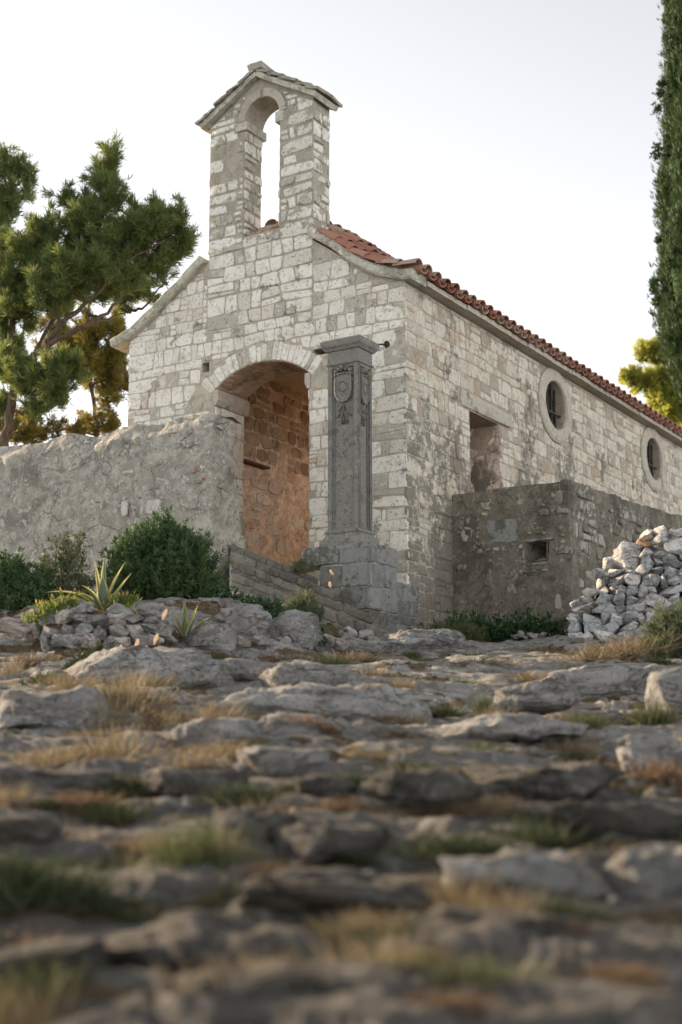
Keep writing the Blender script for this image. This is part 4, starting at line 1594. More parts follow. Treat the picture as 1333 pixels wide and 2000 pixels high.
# (px, y of foot, width px, height px, material, label or None)
ROCKS = [
    (400, 1895, 470, 82, 'brownrock_shade_tint', 'long low grey step stone with rounded ends across the bottom of the stairway'),
    (1285, 1752, 170, 112, 'rock', 'upright pale grey boulder at the edge of the blurred stairway'),
    (1050, 1745, 320, 92, 'rock', 'broad pale grey block below the dark green tuft'),
    (645, 1668, 200, 72, 'brownrock_shade_tint', 'rounded brown grey block under the middle of the stairway between two tufts'),
    (505, 1640, 140, 74, 'brownrock_shade_tint', 'rounded block beside the round green tuft'),
    (825, 1566, 225, 84, 'brownrock_shade_tint', 'large smooth brown block in the middle of the stairway'),
    (648, 1562, 120, 64, 'brownrock_shade_tint', 'small rounded block beside the large smooth brown block'),
    (1085, 1536, 280, 58, 'brownrock_shade_tint', 'low flat block beside the dry tuft in the middle of the stairway'),
    (1235, 1640, 280, 96, 'brownrock_shade_tint', 'wide brown block behind the dark green tuft'),
    (690, 1775, 400, 88, 'brownrock_shade_tint', None),
    (320, 1785, 320, 78, 'brownrock_shade_tint', None),
    (60, 1800, 190, 70, 'brownrock_shade_tint', None),
    (640, 1985, 430, 80, 'brownrock_shade_tint', None),
    (150, 1975, 350, 70, 'brownrock_shade_tint', None),
    (1210, 1975, 370, 80, 'brownrock_shade_tint', None),
    (1010, 1860, 360, 78, 'brownrock_shade_tint', None),
    (1290, 1890, 200, 80, 'brownrock_shade_tint', None),
    (900, 1950, 300, 46, 'brownrock_shade_tint', None),
    (60, 1905, 220, 60, 'brownrock_shade_tint', None),
    (640, 1398, 420, 78, 'rock', 'broad layered bedrock slab in the middle of the slope below the chapel door'),
    (620, 1348, 210, 62, 'rock', 'domed grey rock on top of the broad layered slab'),
    (255, 1335, 380, 92, 'rock', 'huge smooth blue grey rock carrying the ring of the planter'),
    (60, 1405, 230, 66, 'rock', None),
    (950, 1372, 260, 52, 'rock', None),
    (1180, 1338, 260, 46, 'rock', 'flat blue grey slab below the rubble wall'),
    (700, 1440, 300, 46, 'rock', None),
    (1000, 1430, 270, 42, 'rock', None),
    (250, 1492, 260, 56, 'rock', None),
    (90, 1545, 190, 64, 'brownrock_shade_tint', None),
    (830, 1480, 220, 38, 'rock', None),
    (560, 1510, 170, 50, 'rock', None),
    (1160, 1490, 220, 46, 'rock', None),
    (1290, 1490, 130, 62, 'rock', None),
    (1325, 1375, 90, 90, 'rock', 'rounded grey rock beside the green tuft under the feathery bush'),
    (350, 1545, 220, 50, 'brownrock_shade_tint', None),
    (450, 1585, 160, 40, 'brownrock_shade_tint', None),
    (830, 1262, 170, 40, 'rock', 'pale blue grey slab at the foot of the podium'),
    (1010, 1300, 240, 34, 'rock', None),
    (720, 1272, 120, 26, 'rock', None),
    (570, 1245, 110, 64, 'rock', 'grey rock among the dark creepers below the stairs'),
    (478, 1235, 90, 70, 'rock', 'pale pointed rock between the evergreen shrub and the stairs'),
    (405, 1260, 90, 56, 'rock', 'pale rock behind the small agave'),
    (470, 1320, 150, 40, 'rock', None),
    (880, 1320, 180, 34, 'rock', None),
    (1060, 1372, 150, 36, 'rock', None),
    (1230, 1420, 160, 36, 'rock', None),
    (420, 1440, 150, 40, 'rock', None),
    (40, 1330, 110, 40, 'rock', None),
    (20, 1640, 180, 50, 'brownrock_shade_tint', None),
    (240, 1640, 160, 60, 'brownrock_shade_tint', None),
]
for i, (px, py, w, h, mat, lab) in enumerate(ROCKS):
    if not lab and ((i % 2 and 1280 < py < 1700) or (py > 1700 and i % 3)):
        continue                                   # bare bedrock here
    P = gp(px, py)
    k = P[1] / 2832
    ww, hh = w * k, h * k
    dd = max(.30, min(ww * .62, 1.3))
    me = slab_rock('step_stone' if mat == 'brownrock_shade_tint' else 'bedrock_slab', ww, dd, hh * (1.02 if mat == 'brownrock_shade_tint' else 1.2), 100 + i, mat, hi=w > 110)
    o = link('step_stone' if mat == 'brownrock_shade_tint' else 'bedrock_slab', me)
    o.location = (P[0], P[1] + dd * .42, P[2] + hh * (.24 if mat == 'brownrock_shade_tint' else .29))
    o.rotation_euler = (rng.uniform(-.05, .06), rng.uniform(-.05, .05), rng.uniform(-.16, .16))
    if lab:
        tag(o, lab, 'rock')
    elif mat == 'brownrock_shade_tint':
        tag(o, 'worn brown grey step stone half sunk in the blurred lower stairway', 'rock', 'worn step stones of the lower stairway')
    else:
        tag(o, 'low grey bedrock slab half sunk in the upper slope', 'rock', 'grey slabs of the upper slope')

# loose pale stones on the slope
small = [chunk('loose_stone', (1, .85, .7), 900 + i, 'pinkrock' if i % 3 else 'whiterock') for i in range(6)]
spots = [(x, 1250 + (i % 3) * 8, 26 + (i * 7) % 22) for i, x in enumerate(range(640, 738, 13))] + [(x, 1247 + (i % 3) * 7, 20 + (i * 5) % 16) for i, x in enumerate(range(455, 525, 12))] + \
        [(x, 1252 + (i % 2) * 9, 18 + (i * 5) % 14) for i, x in enumerate(range(545, 615, 14))] + [(1000 + 9 * i, 1243 + (i % 2) * 4, 12 + i % 3 * 5) for i in range(8)]
for i in range(40):
    spots.append((rng.uniform(20, 1310), rng.uniform(1290, 1900), rng.uniform(8, 22)))
for i, (px, py, w) in enumerate(spots):
    P = gp(px, py)
    s = w * P[1] / 2832
    zg = float(zground(np.array([P[0]]), np.array([P[1]]))[0][0])
    o = link('loose_stone', small[i % 6])
    o.location = (P[0], P[1], max(zg, P[2]) + s * .22 if py < 1280 else zg + s * .2)
    o.scale = (s, s, s * .9)
    o.rotation_euler = (rng.uniform(-.3, .3), rng.uniform(-.3, .3), rng.uniform(0, 6))
    if i < 8:
        tag(o, 'pale pink broken stone in the heap at the foot of the stairs', 'stone', 'heap of pink stones below the podium')
    elif i < 19:
        tag(o, 'pale loose stone in the row below the dark creepers', 'stone', 'row of loose stones below the creepers')
    elif i < 27:
        tag(o, 'small white stone at the foot of the terrace block', 'stone', 'small stones below the terrace block')
    else:
        tag(o, 'small loose stone lying scattered on the rocky slope', 'stone', 'loose stones scattered on the slope')

# ---- rubble dry-stone wall by the terrace
LOC = at(1250, 1255, 17.0)
dw = thing('dry_stone_wall', 'tumbled dry stone wall of white and blue grey rubble in front of the terrace block', 'rubble wall', LOC)


def wall_top(px):
    return float(np.interp(px, [1105, 1118, 1150, 1185, 1215, 1250, 1290, 1333, 1500], [1235, 1185, 1150, 1105, 1082, 1055, 1045, 1040, 1030]))


mb = MB()
V, F = [], []
cols = np.linspace(1112, 1500, 24); rows = 14
for px in cols:
    for j in range(rows):
        f = j / (rows - 1)
        py = 1262 + (wall_top(px) + 26 - 1262) * f
        V.append(at(px, py, 17.25 - .9 * (px - 1110) / 390 + .75 * f))
for i in range(len(cols) - 1):
    for j in range(rows - 1):
        F.append((i * rows + j, (i + 1) * rows + j, (i + 1) * rows + j + 1, i * rows + j + 1))
V = np.array(V)
n0 = len(V)
B_ = V + np.array([.5, 1.1, -.1])
V2 = np.concatenate([V, B_])
for i in range(len(cols) - 1):
    a_ = i * rows + rows - 1
    F.append((a_, a_ + rows, n0 + a_ + rows, n0 + a_))
for j in range(rows - 1):
    F.append((j, j + 1, n0 + j + 1, n0 + j))
    F.append((n0 + (len(cols) - 1) * rows + j, n0 + (len(cols) - 1) * rows + j + 1, (len(cols) - 1) * rows + j + 1, (len(cols) - 1) * rows + j))
for i in range(len(cols) - 1):
    for j in range(rows - 1):
        F.append((n0 + i * rows + j, n0 + i * rows + j + 1, n0 + (i + 1) * rows + j + 1, n0 + (i + 1) * rows + j))
mb.add(lumpy(.05, 3, 5)(V2), F)
mb.build('rubble_core', [M['brownrock_shade_tint']], dw, LOC)
cnt = 0
r2 = np.random.default_rng(5)
py = 1258.0
rowi = 0
SPOT = []
while py > 1030:
    px = 1114.0 + r2.uniform(-6, 4)
    hrow = r2.uniform(17, 24)
    while px < 1400:
        wpx = r2.uniform(15, 38) if r2.random() > .15 else r2.uniform(40, 60)
        top = wall_top(px + wpx / 2)
        if py - hrow * .45 > top - 4:
            SPOT.append((px + wpx / 2, py - hrow / 2, wpx, hrow * r2.uniform(.9, 1.5), top))
        px += wpx * .90
    py -= hrow * .86
SPOT.sort(key=lambda s: -s[2] * s[3] * (1 if s[0] < 1345 else .1))
fill = {'whiterock': [], 'greyrubble': []}
for i, (px, py, w, h, top) in enumerate(SPOT):
    f = (1262 - py) / max(20, 1262 - top)
    Y = 17.20 - .9 * (px - 1110) / 390 + .72 * min(f, 1.05)
    p = at(px, py, Y)
    k = Y / 2832
    u_ = r2.random()
    mat = 'whiterock' if (py < top + 35 and u_ < .75) or u_ < .45 else 'greyrubble'
    me = chunk('stone', (w * k * 1.28, r2.uniform(.30, .46), h * k * 1.2), 300 + i, mat)
    o = link('stone', me, dw)
    o.location = tuple(p - LOC)
    o.rotation_euler = (r2.uniform(-.25, .25), r2.uniform(-.45, .45), r2.uniform(-.5, .5))
    if i >= 96:
        fill[mat].append(o)
for mat, obs in fill.items():                      # the small stones left over, as one part
    if not obs:
        continue
    bpy.context.view_layer.update()
    V, F, n = [], [], 0
    for o in obs:
        m4 = np.array(o.matrix_basis)
        co_ = np.zeros(len(o.data.vertices) * 3); o.data.vertices.foreach_get('co', co_); co_ = co_.reshape(-1, 3)
        V.append(co_ @ m4[:3, :3].T + m4[:3, 3])
        F += [[q + n for q in f_.vertices] for f_ in o.data.polygons]
        n += len(co_)
        bpy.data.objects.remove(o)
    o = link('small_rubble', mesh_np('small_rubble', np.concatenate(V), F, [M[mat]]), dw)
    o['kind'] = 'stuff'
# bigger boulders on top and at its end
for (px, py, w, h, mat, Y) in ((1172, 1122, 40, 22, 'greyrubble', 17.35), (1262, 1062, 40, 34, 'orangerock', 17.5), (1225, 1085, 74, 60, 'whiterock', 17.6), (1290, 1060, 44, 40, 'greyrubble', 17.35), (1322, 1066, 60, 46, 'whiterock', 17.2)):
    k = Y / 2832
    me = chunk('boulder', (w * k, .4, h * k), int(px), mat)
    o = link('boulder', me, dw)
    o.location = tuple(at(px, py, Y) - LOC)

# ---- ring planter of stacked stones
LOC = at(205, 1245, 14.9)
pl = thing('rock_planter', 'low ring planter of stacked grey stones on the huge smooth rock', 'planter', LOC)
r2 = np.random.default_rng(15)
PR = []
for (y, x0, x1, n, hh) in ((1252, 92, 330, 9, 30), (1232, 80, 318, 9, 28), (1209, 100, 300, 7, 27), (1192, 170, 235, 2, 24)):
    xs = np.linspace(x0, x1, n) + r2.uniform(-7, 7, n)
    for x in xs:
        PR.append((x, y + r2.uniform(-5, 5), (x1 - x0) / n * r2.uniform(.85, 1.3), hh * r2.uniform(.75, 1.2)))
PR += [(30, 1225, 60, 34), (55, 1208, 44, 28), (85, 1205, 34, 30), (135, 1250, 60, 40), (320, 1212, 34, 46), (298, 1196, 40, 28)]
for i, (px, py, w, h) in enumerate(PR):
    c_ = (px - 205) / 130
    Y = 14.9 - .45 * math.sqrt(max(0, 1 - min(1, c_ * c_))) + .3 * (1245 - py) / 60 * .3
    k = Y / 2832
    me = chunk('stone', (w * k * 1.65, r2.uniform(.2, .3), h * k * 1.25), 700 + i, 'rock' if r2.random() < .75 else 'pinkrock')
    o = link('stone', me, pl)
    o.location = tuple(at(px, py, Y) - LOC)
    o.rotation_euler = (r2.uniform(-.2, .2), r2.uniform(-.3, .3), r2.uniform(-.4, .4))
V, F = ICO3
me = mesh_np('soil', lumpy(.03, 3, 6)(V * np.array([.66, .5, .22])), F, [M['soil']], smooth=True)
o = link('soil', me, pl); o.location = (0.02, .12, .10)

# ================================================================== foliage
def unit(a):
    return a / np.maximum(np.linalg.norm(a, axis=-1, keepdims=True), 1e-9)


def blades(P, D, nb, L, Wd, spread, r_, droop=0.0, seg=1, base=0.0):
    """nb leaf blades at each point P, about direction D. seg=1: diamonds; more: curved ribbons"""
    n = len(P)
    P = np.repeat(P, nb, 0); D = np.repeat(D, nb, 0)
    d = unit(D + spread * r_.normal(size=D.shape))
    L = L * r_.uniform(.6, 1.25, (n * nb, 1)) if np.isscalar(L) else np.repeat(L, nb)[:, None] * r_.uniform(.6, 1.25, (n * nb, 1))
    s = unit(np.cross(d, r_.normal(size=d.shape)))
    w = Wd * r_.uniform(.7, 1.3, (n * nb, 1))
    P = P + base * r_.normal(size=P.shape)
    if seg == 1:
        V = np.stack([P, P + d * L * .5 + s * w / 2, P + d * L, P + d * L * .5 - s * w / 2], 1).reshape(-1, 3)
        F = np.arange(len(V)).reshape(-1, 4)
        return V, F
    rows = []
    g = np.array([0, 0, -1.])
    for k in range(seg + 1):
        t = k / seg
        c = P + d * L * t + g * droop * L * t * t
        ww = w * (1 - t) ** .7 * .5 + .0004
        rows += [c - s * ww, c + s * ww]
    V = np.stack(rows, 1)
    m = 2 * (seg + 1)
    V = V.reshape(-1, 3)
    b = np.arange(n * nb)[:, None] * m
    F = np.concatenate([b + np.array([[2 * k, 2 * k + 1, 2 * k + 3, 2 * k + 2]]) for k in range(seg)], 0)
    return V, F


def cat(parts):
    V, F, n = [], [], 0
    for v, f in parts:
        V.append(v); F.append(f + n); n += len(v)
    return np.concatenate(V), np.concatenate(F)


def tubes(lines, n=6):
    """lines: list of (points, radii); returns one mesh's arrays"""
    V, F, c = [], [], 0
    for pts, rad in lines:
        pts = np.asarray(pts, float); m = len(pts)
        T = unit(np.gradient(pts, axis=0))
        ref = np.array([.3, .2, 1.0]) if abs(T[0, 2]) < .9 else np.array([1.0, .1, 0])
        A_ = unit(np.cross(T, ref)); B_ = np.cross(T, A_)
        t = np.linspace(0, 2 * PI, n, endpoint=False)
        ring = pts[:, None] + np.asarray(rad)[:, None, None] * (np.cos(t)[None, :, None] * A_[:, None] + np.sin(t)[None, :, None] * B_[:, None])
        V.append(ring.reshape(-1, 3))
        for i in range(m - 1):
            for j in range(n):
                F.append((c + i * n + j, c + i * n + (j + 1) % n, c + (i + 1) * n + (j + 1) % n, c + (i + 1) * n + j))
        c += m * n
    return np.concatenate(V), np.array(F)


def smoothline(pts, r0, r1, r_, k=4, wob=.04):
    pts = np.asarray(pts, float)
    t = np.linspace(0, len(pts) - 1, (len(pts) - 1) * k + 1)
    P = np.stack([np.interp(t, np.arange(len(pts)), pts[:, i]) for i in range(3)], 1)
    for _ in range(2):
        P[1:-1] = (P[:-2] + 2 * P[1:-1] + P[2:]) / 4
    P[1:-1] += wob * r_.normal(size=P[1:-1].shape) * .5
    return P, np.linspace(r0, r1, len(P))


def pine(name, label, base, limbs, clumps, mat, Y, dens, seed, L=.17, Wd=.016, nb=9, trunk_mat='bark', group=None, grow=1.0):
    clumps = [(c[0], c[1], c[2] * grow) + tuple(c[3:]) for c in clumps]
    """limbs: [(list of (px,py,dY), r0, r1)], clumps: [(px,py,r_px,dY)]"""
    r_ = np.random.default_rng(seed)
    base = np.asarray(base)
    root = thing(name, label, 'tree', base, 0, group)
    k = Y / 2832
    lines = []
    for pts, r0, r1 in limbs:
        P = [at(p[0], p[1], Y + p[2]) for p in pts]
        lines.append(smoothline(P, r0, r1, r_))
    allpts = np.concatenate([l[0] for l in lines])
    tips = [at(c[0], c[1], Y + c[3]) for c in clumps]
    # branchlets from the nearest limb to every clump, and twigs inside the clump
    for c, tp in zip(clumps, tips):
        R = c[2] * k
        d = np.linalg.norm(allpts - tp, axis=1) + .6 * np.maximum(0, allpts[:, 2] - tp[2])
        a_ = allpts[int(np.argmin(d))]
        if np.linalg.norm(a_ - tp) < 4.0:
            mid = (a_ + tp) / 2 + np.array([0, 0, -.12]) + .1 * r_.normal(size=3)
            lines.append(smoothline([a_, mid, tp], .035, .012, r_, 4, .05))
        for _ in range(7):
            e = tp + R * .95 * unit(r_.normal(size=3) + np.array([0, 0, .35]))
            lines.append(smoothline([tp - np.array([0, 0, R * .3]), (tp + e) / 2 + .05 * r_.normal(size=3), e], .012, .004, r_, 3, .03))
    V, F = tubes(lines)
    link('trunk', mesh_np('trunk', V - base, F, [M[trunk_mat]], smooth=True), root)
    parts = []
    for c, tp in zip(clumps, tips):
        R = c[2] * k
        n = max(int(dens * (c[2] ** 2) / 100 * (c[4] if len(c) > 4 else 1)), 60)
        if n < 3:
            continue
        # shoots: sub-clumps inside the clump leave gaps between them
        ns = max(4, n // 26)
        q = unit(r_.normal(size=(ns, 3))) * (r_.uniform(.15, 1, (ns, 1)) ** .5)
        q[:, 2] *= .72; q[:, 1] *= 1.1
        cen = tp + R * q
        per = n // ns
        dirs = unit(q * .7 + np.array([0, 0, .75]) + .35 * r_.normal(size=q.shape))
        t = r_.uniform(-.30, .42, (ns, per, 1)) * max(.55, R * 1.2)
        P = cen[:, None] + dirs[:, None] * t + .055 * r_.normal(size=(ns, per, 3)) * max(.6, R) * (1.25 - t)
        D = unit(dirs[:, None] + .25 * r_.normal(size=(ns, per, 3)))
        parts.append(blades(P.reshape(-1, 3), D.reshape(-1, 3), nb, L, Wd, .55, r_))
    V, F = cat(parts)
    link('crown', mesh_np('crown', V - base, F, [M[mat]]), root)
    return root


pine('pine_tree', 'dark green umbrella pine with leaning forked trunk behind the boundary wall', at(5, 890, 26),
     [([(4, 905, 0), (10, 860, 0), (20, 800, 0), (28, 755, 0), (48, 715, 0), (92, 672, -.2), (140, 650, -.3), (185, 628, -.5), (235, 590, -.5)], .115, .03),
      ([(60, 700, 0), (98, 640, .2), (118, 590, .3), (140, 530, .4), (150, 460, .3)], .05, .012),
      ([(92, 672, -.1), (130, 620, -.4), (175, 590, -.5), (215, 540, -.8), (270, 500, -.6), (320, 470, -.6)], .06, .008),
      ([(28, 755, 0), (18, 700, .3), (25, 620, .5), (20, 540, .6)], .07, .025),
      ([(48, 715, 0), (90, 712, -.4), (140, 700, -.8), (170, 715, -1)], .05, .02),
      ([(150, 640, -.3), (200, 625, .2), (255, 605, .5)], .03, .012),
      ([(140, 530, .4), (180, 450, .2), (208, 370, 0), (212, 335, 0)], .035, .006)],
     [(60, 520, 58, 0), (15, 560, 55, .4), (110, 480, 52, .2), (168, 445, 50, 0), (214, 385, 36, 0), (214, 325, 20, 0, .9), (212, 352, 26, 0, .9), (196, 350, 22, .2, .8), (222, 302, 10, 0, .9), (200, 330, 12, 0, .8), (345, 474, 20, -.4, .9), (330, 500, 20, -.3, .9), (160, 405, 32, .4), (128, 385, 18, .2, .6),
      (238, 470, 52, -.3), (298, 452, 46, -.5), (338, 425, 24, -.4), (352, 462, 20, -.4, .7), (368, 480, 8, -.4, .6), (318, 415, 20, -.3), (268, 425, 22, .2), (300, 512, 40, -.2), (322, 550, 18, 0, .6), (230, 540, 52, -.5), (150, 540, 62, -.6),
      (90, 575, 52, -.5), (30, 600, 50, .2), (275, 565, 30, .4), (186, 580, 36, .2, .8), (10, 490, 44, .5), (82, 440, 26, .3, .6), (190, 500, 52, .5), (60, 470, 22, 0, .8), (250, 600, 22, .5, .7), (20, 650, 44, .6, .9),
      (105, 735, 42, -.8), (60, 745, 44, -.4), (115, 775, 32, -.6), (15, 715, 46, .2), (70, 795, 24, -.2), (140, 720, 24, -.8), (0, 790, 30, .3, .7)],
     'pine', 26, 26, 41, L=.19, Wd=.015, nb=10)
pine('pine_tree', 'pine whose rounded crown top shows at the edge above the umbrella pine', at(-150, 900, 28),
     [([(-150, 905, 0), (-140, 760, 0), (-110, 560, 0), (-70, 460, 0), (-20, 410, 0), (20, 370, 0)], .16, .03)],
     [(5, 335, 34, 0), (40, 340, 26, .2), (52, 375, 20, 0), (22, 385, 34, -.2), (5, 425, 36, 0), (38, 415, 20, .2, .8), (-30, 380, 50, 0), (-60, 450, 60, .2), (8, 305, 16, 0, .6), (55, 345, 14, 0, .6), (-80, 350, 50, 0), (10, 465, 20, 0, .6)],
     'pine', 28, 20, 42, L=.19, Wd=.015, nb=10)
pine('pine_tree', 'loose golden green pine glowing in the sun behind the trunk of the umbrella pine', at(190, 900, 33),
     [([(188, 905, 0), (190, 830, 0), (180, 760, 0), (175, 700, 0), (190, 650, 0)], .07, .03),
      ([(185, 850, 0), (130, 838, -.5), (60, 850, -.8), (0, 862, -1)], .03, .015), ([(180, 760, 0), (215, 730, .3), (240, 690, .3)], .03, .01)],
     [(205, 672, 34, 0, .8), (165, 690, 38, .2, .8), (228, 712, 30, 0, .8), (150, 650, 32, .4, .8), (180, 735, 36, -.2, .7), (235, 745, 24, 0, .7), (222, 640, 22, .3, .7), (110, 690, 30, .5, .6), (215, 790, 18, 0, .5), (240, 770, 20, .2, .5),
      (150, 838, 20, -.3, .8), (190, 832, 22, 0, .8), (225, 828, 18, 0, .8), (100, 848, 18, -.3, .8), (50, 850, 22, -.6, .8), (20, 838, 26, -.8, .8), (70, 825, 18, -.4, .5), (120, 610, 26, .5, .5), (80, 640, 26, .5, .5), (240, 662, 16, .2, .7), (30, 820, 22, 0, .5)],
     'pine_warm', 33, 28, 43, L=.2, Wd=.018, grow=1.4)
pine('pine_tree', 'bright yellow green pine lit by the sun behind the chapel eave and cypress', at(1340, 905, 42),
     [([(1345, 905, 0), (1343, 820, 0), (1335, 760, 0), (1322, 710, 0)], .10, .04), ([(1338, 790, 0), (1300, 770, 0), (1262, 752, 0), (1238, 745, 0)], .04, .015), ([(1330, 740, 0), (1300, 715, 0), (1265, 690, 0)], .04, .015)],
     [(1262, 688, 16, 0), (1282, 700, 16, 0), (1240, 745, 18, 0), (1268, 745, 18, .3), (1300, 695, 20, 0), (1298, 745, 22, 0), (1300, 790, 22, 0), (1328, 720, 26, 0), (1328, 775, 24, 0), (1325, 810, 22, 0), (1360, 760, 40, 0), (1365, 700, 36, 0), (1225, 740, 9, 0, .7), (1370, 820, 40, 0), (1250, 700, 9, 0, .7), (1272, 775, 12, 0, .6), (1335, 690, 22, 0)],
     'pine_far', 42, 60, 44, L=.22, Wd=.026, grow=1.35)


def cypress():
    r_ = np.random.default_rng(61)
    Y = 35.0
    base = at(1385, 905, Y)
    root = thing('cypress_tree', 'tall dark column cypress rising beyond the chapel roof', 'tree', base)
    z0, z1 = base[2] - .8, at(1385, -230, Y)[2]
    k = Y / 2832
    lines = [smoothline([(base[0], base[1], z0), (base[0] + .05, base[1], z0 + 5), (base[0], base[1], z1 - 1)], .2, .03, r_)]
    V, F = tubes(lines)
    link('trunk', mesh_np('trunk', V - base, F, [M['bark']], smooth=True), root)
    parts = []
    # dense inner mass of old foliage
    tz = np.linspace(0, 1, 120); ta = np.linspace(0, 2 * PI, 49)
    pyv = np.array([-230, -120, 0, 60, 150, 220, 300, 360, 420, 470, 520, 560, 610, 650, 690, 720, 750])
    lft = np.array([1372, 1325, 1297, 1294, 1298, 1296, 1290, 1282, 1284, 1290, 1285, 1276, 1276, 1283, 1292, 1306, 1325])
    py_ = -230 + 975 * tz
    cc_ = np.array([at(1385, q, Y) for q in py_])
    Rr = np.maximum(.05, (1385 - np.interp(py_, pyv, lft)) * k) * .82
    TA, RR = np.meshgrid(ta, Rr)
    core = np.stack([cc_[:, None, 0] + RR * np.cos(TA), cc_[:, None, 1] + RR * np.sin(TA), np.repeat(cc_[:, 2:3], 49, 1)], -1)
    core = core + .14 * fbm(core * np.array([2.5, 2.5, 1.0]), 5, 4)[..., None] * np.stack([np.cos(TA), np.sin(TA), TA * 0], -1)
    gi = np.arange(120 * 49).reshape(120, 49)
    link('inner_foliage', mesh_np('inner_foliage', core.reshape(-1, 3) - base, np.stack([gi[:-1, :-1], gi[:-1, 1:], gi[1:, 1:], gi[1:, :-1]], -1).reshape(-1, 4), [M['cypress_dense']]), root)
    n = 5200
    cen, dr = [], []
    for i in range(n):
        py = r_.uniform(-230, 752)
        c = at(1385, py, Y)
        R = max(.12, (1385 - np.interp(py, pyv, lft)) * k)
        ph = r_.uniform(0, 2 * PI)
        q = R * (r_.uniform(.35, 1) ** .45) * (1 + .09 * math.sin(ph * 5 + py * .03))
        q *= .93
        q *= 1 + .05 * math.sin(ph * 11 + py * .011)
        cen.append(c + np.array([q * math.cos(ph), q * math.sin(ph), 0]))
        dr.append([.28 * math.cos(ph), .28 * math.sin(ph), 1])
    cen = np.array(cen); dr = unit(np.array(dr))
    per = 15
    t = r_.uniform(-.5, .5, (n, per, 1)) * .75
    wob = .085 * r_.normal(size=(n, per, 3)) * (1.1 - t * 1.1)
    P = (cen[:, None] + dr[:, None] * t + wob).reshape(-1, 3)
    D = np.repeat(dr, per, 0)
    parts.append(blades(P, D, 5, .20, .022, .26, r_))
    # stray sprays that stick out of the column
    sp = [(1286, 165), (1283, 185), (1280, 215), (1279, 290), (1277, 305), (1281, 470), (1272, 555), (1270, 570), (1276, 590), (1295, 75), (1296, 40)]
    for px, py in sp:
        c = at(px, py, Y)
        P = c + np.array([.06, .05, .07]) * r_.normal(size=(40, 3)) + np.array([.09, 0, 0])
        parts.append(blades(P, np.tile(unit(np.array([[-.5, 0, .8]])), (40, 1)), 5, .09, .035, .6, r_))
    V, F = cat(parts)
    link('crown', mesh_np('crown', V - base, F, [M['cypress']]), root)


cypress()


def shrub(name, label, px, py, wpx, hpx, Y, mat, n, seed, L=.07, Wd=.014, upr=.8, nb=7, loose=.0, dep=.8):
    """evergreen bush: many upright leafy shoots spread through a rounded volume"""
    r_ = np.random.default_rng(seed)
    base = at(px, py, Y)
    root = thing(name, label, 'shrub', base)
    k = Y / 2832
    w, h = wpx * k, hpx * k
    q = unit(r_.normal(size=(n, 3))); q[:, 2] = np.abs(q[:, 2])
    rad = r_.uniform(.25, 1, (n, 1)) ** .45
    lump = 1 + .20 * fbm(q * 2.1 + seed, seed, 3)[:, None]
    C = q * rad * lump * np.array([w / 2, w / 2 * dep, h]) * .93
    d = unit(q * .7 + np.array([0, 0, upr]) + .25 * r_.normal(size=q.shape))
    per = 9
    Ls = r_.uniform(.10, .24, (n, 1, 1)) * min(1, h / .6)
    t = r_.uniform(-.5, .6, (n, per, 1)) * Ls * 1.6
    P = (C[:, None] + d[:, None] * t + .012 * r_.normal(size=(n, per, 3))).reshape(-1, 3)
    D = unit(np.repeat(d, per, 0) + .2 * r_.normal(size=P.shape))
    V, F = blades(P, D, nb, L, Wd, .55, r_)
    V[:, 2] = np.maximum(V[:, 2], -.05)
    link('foliage', mesh_np('foliage', V, F, [M[mat]]), root)
    lines = []
    for i in range(0, n, max(1, n // 60)):
        lines.append(smoothline([(C[i, 0] * .12, C[i, 1] * .12, -.05), C[i] * np.array([.6, .6, .5]), C[i]], .012, .003, r_, 3, .02))
    V, F = tubes(lines, 5)
    link('stem', mesh_np('stem', V, F, [M['twig']], smooth=True), root)
    return root


shrub('evergreen_shrub', 'large dense dark green shrub against the end of the boundary wall', 315, 1165, 225, 150, 16.9, 'shrub', 900, 71)
shrub('evergreen_shrub', 'dark green shrub at the foot of the boundary wall near its far end', 30, 1205, 165, 115, 16.6, 'shrub', 500, 72)
shrub('evergreen_shrub', 'thin airy shrub with bare stems between the two dense shrubs', 128, 1185, 110, 150, 16.9, 'shrub_grey', 130, 73, nb=5)
shrub('feathery_bush', 'feathery green bush in front of the rubble wall', 1325, 1320, 120, 130, 14.6, 'shrub_grey', 420, 74, L=.10, Wd=.008, upr=1.1)
shrub('low_shrub', 'low dark shrub in front of the huge smooth rock', 190, 1335, 130, 55, 13.2, 'olive', 260, 75, L=.06)
shrub('grey_herb', 'soft grey green herb growing against the stairs', 592, 1215, 90, 55, 17.6, 'shrub_grey', 110, 76, L=.07, Wd=.007, upr=1.2)
shrub('grass_clump', 'green herb clump on the edge of the stair beside the podium', 592, 1118, 52, 22, 18.75, 'shrub_grey', 45, 77, L=.07, Wd=.006, upr=1.3, nb=4)


def creeper(name, label, pts, Y, mat, seed, L=.075, Wd=.022, n=26, hgt=.09):
    r_ = np.random.default_rng(seed)
    base = at(*pts[0], Y)
    root = thing(name, label, 'plant', base)
    C = []
    for (px, py) in pts:
        c = at(px, py, Y) - base
        C.append(c + np.array([.13, .12, hgt * .5]) * r_.normal(size=(n, 3)))
    C = np.concatenate(C)
    D = np.tile(np.array([[0, -.2, 1.]]), (len(C), 1)) + .6 * r_.normal(size=C.shape)
    V, F = blades(C, unit(D), 6, L, Wd, .6, r_)
    link('foliage', mesh_np('foliage', V, F, [M[mat]]), root)


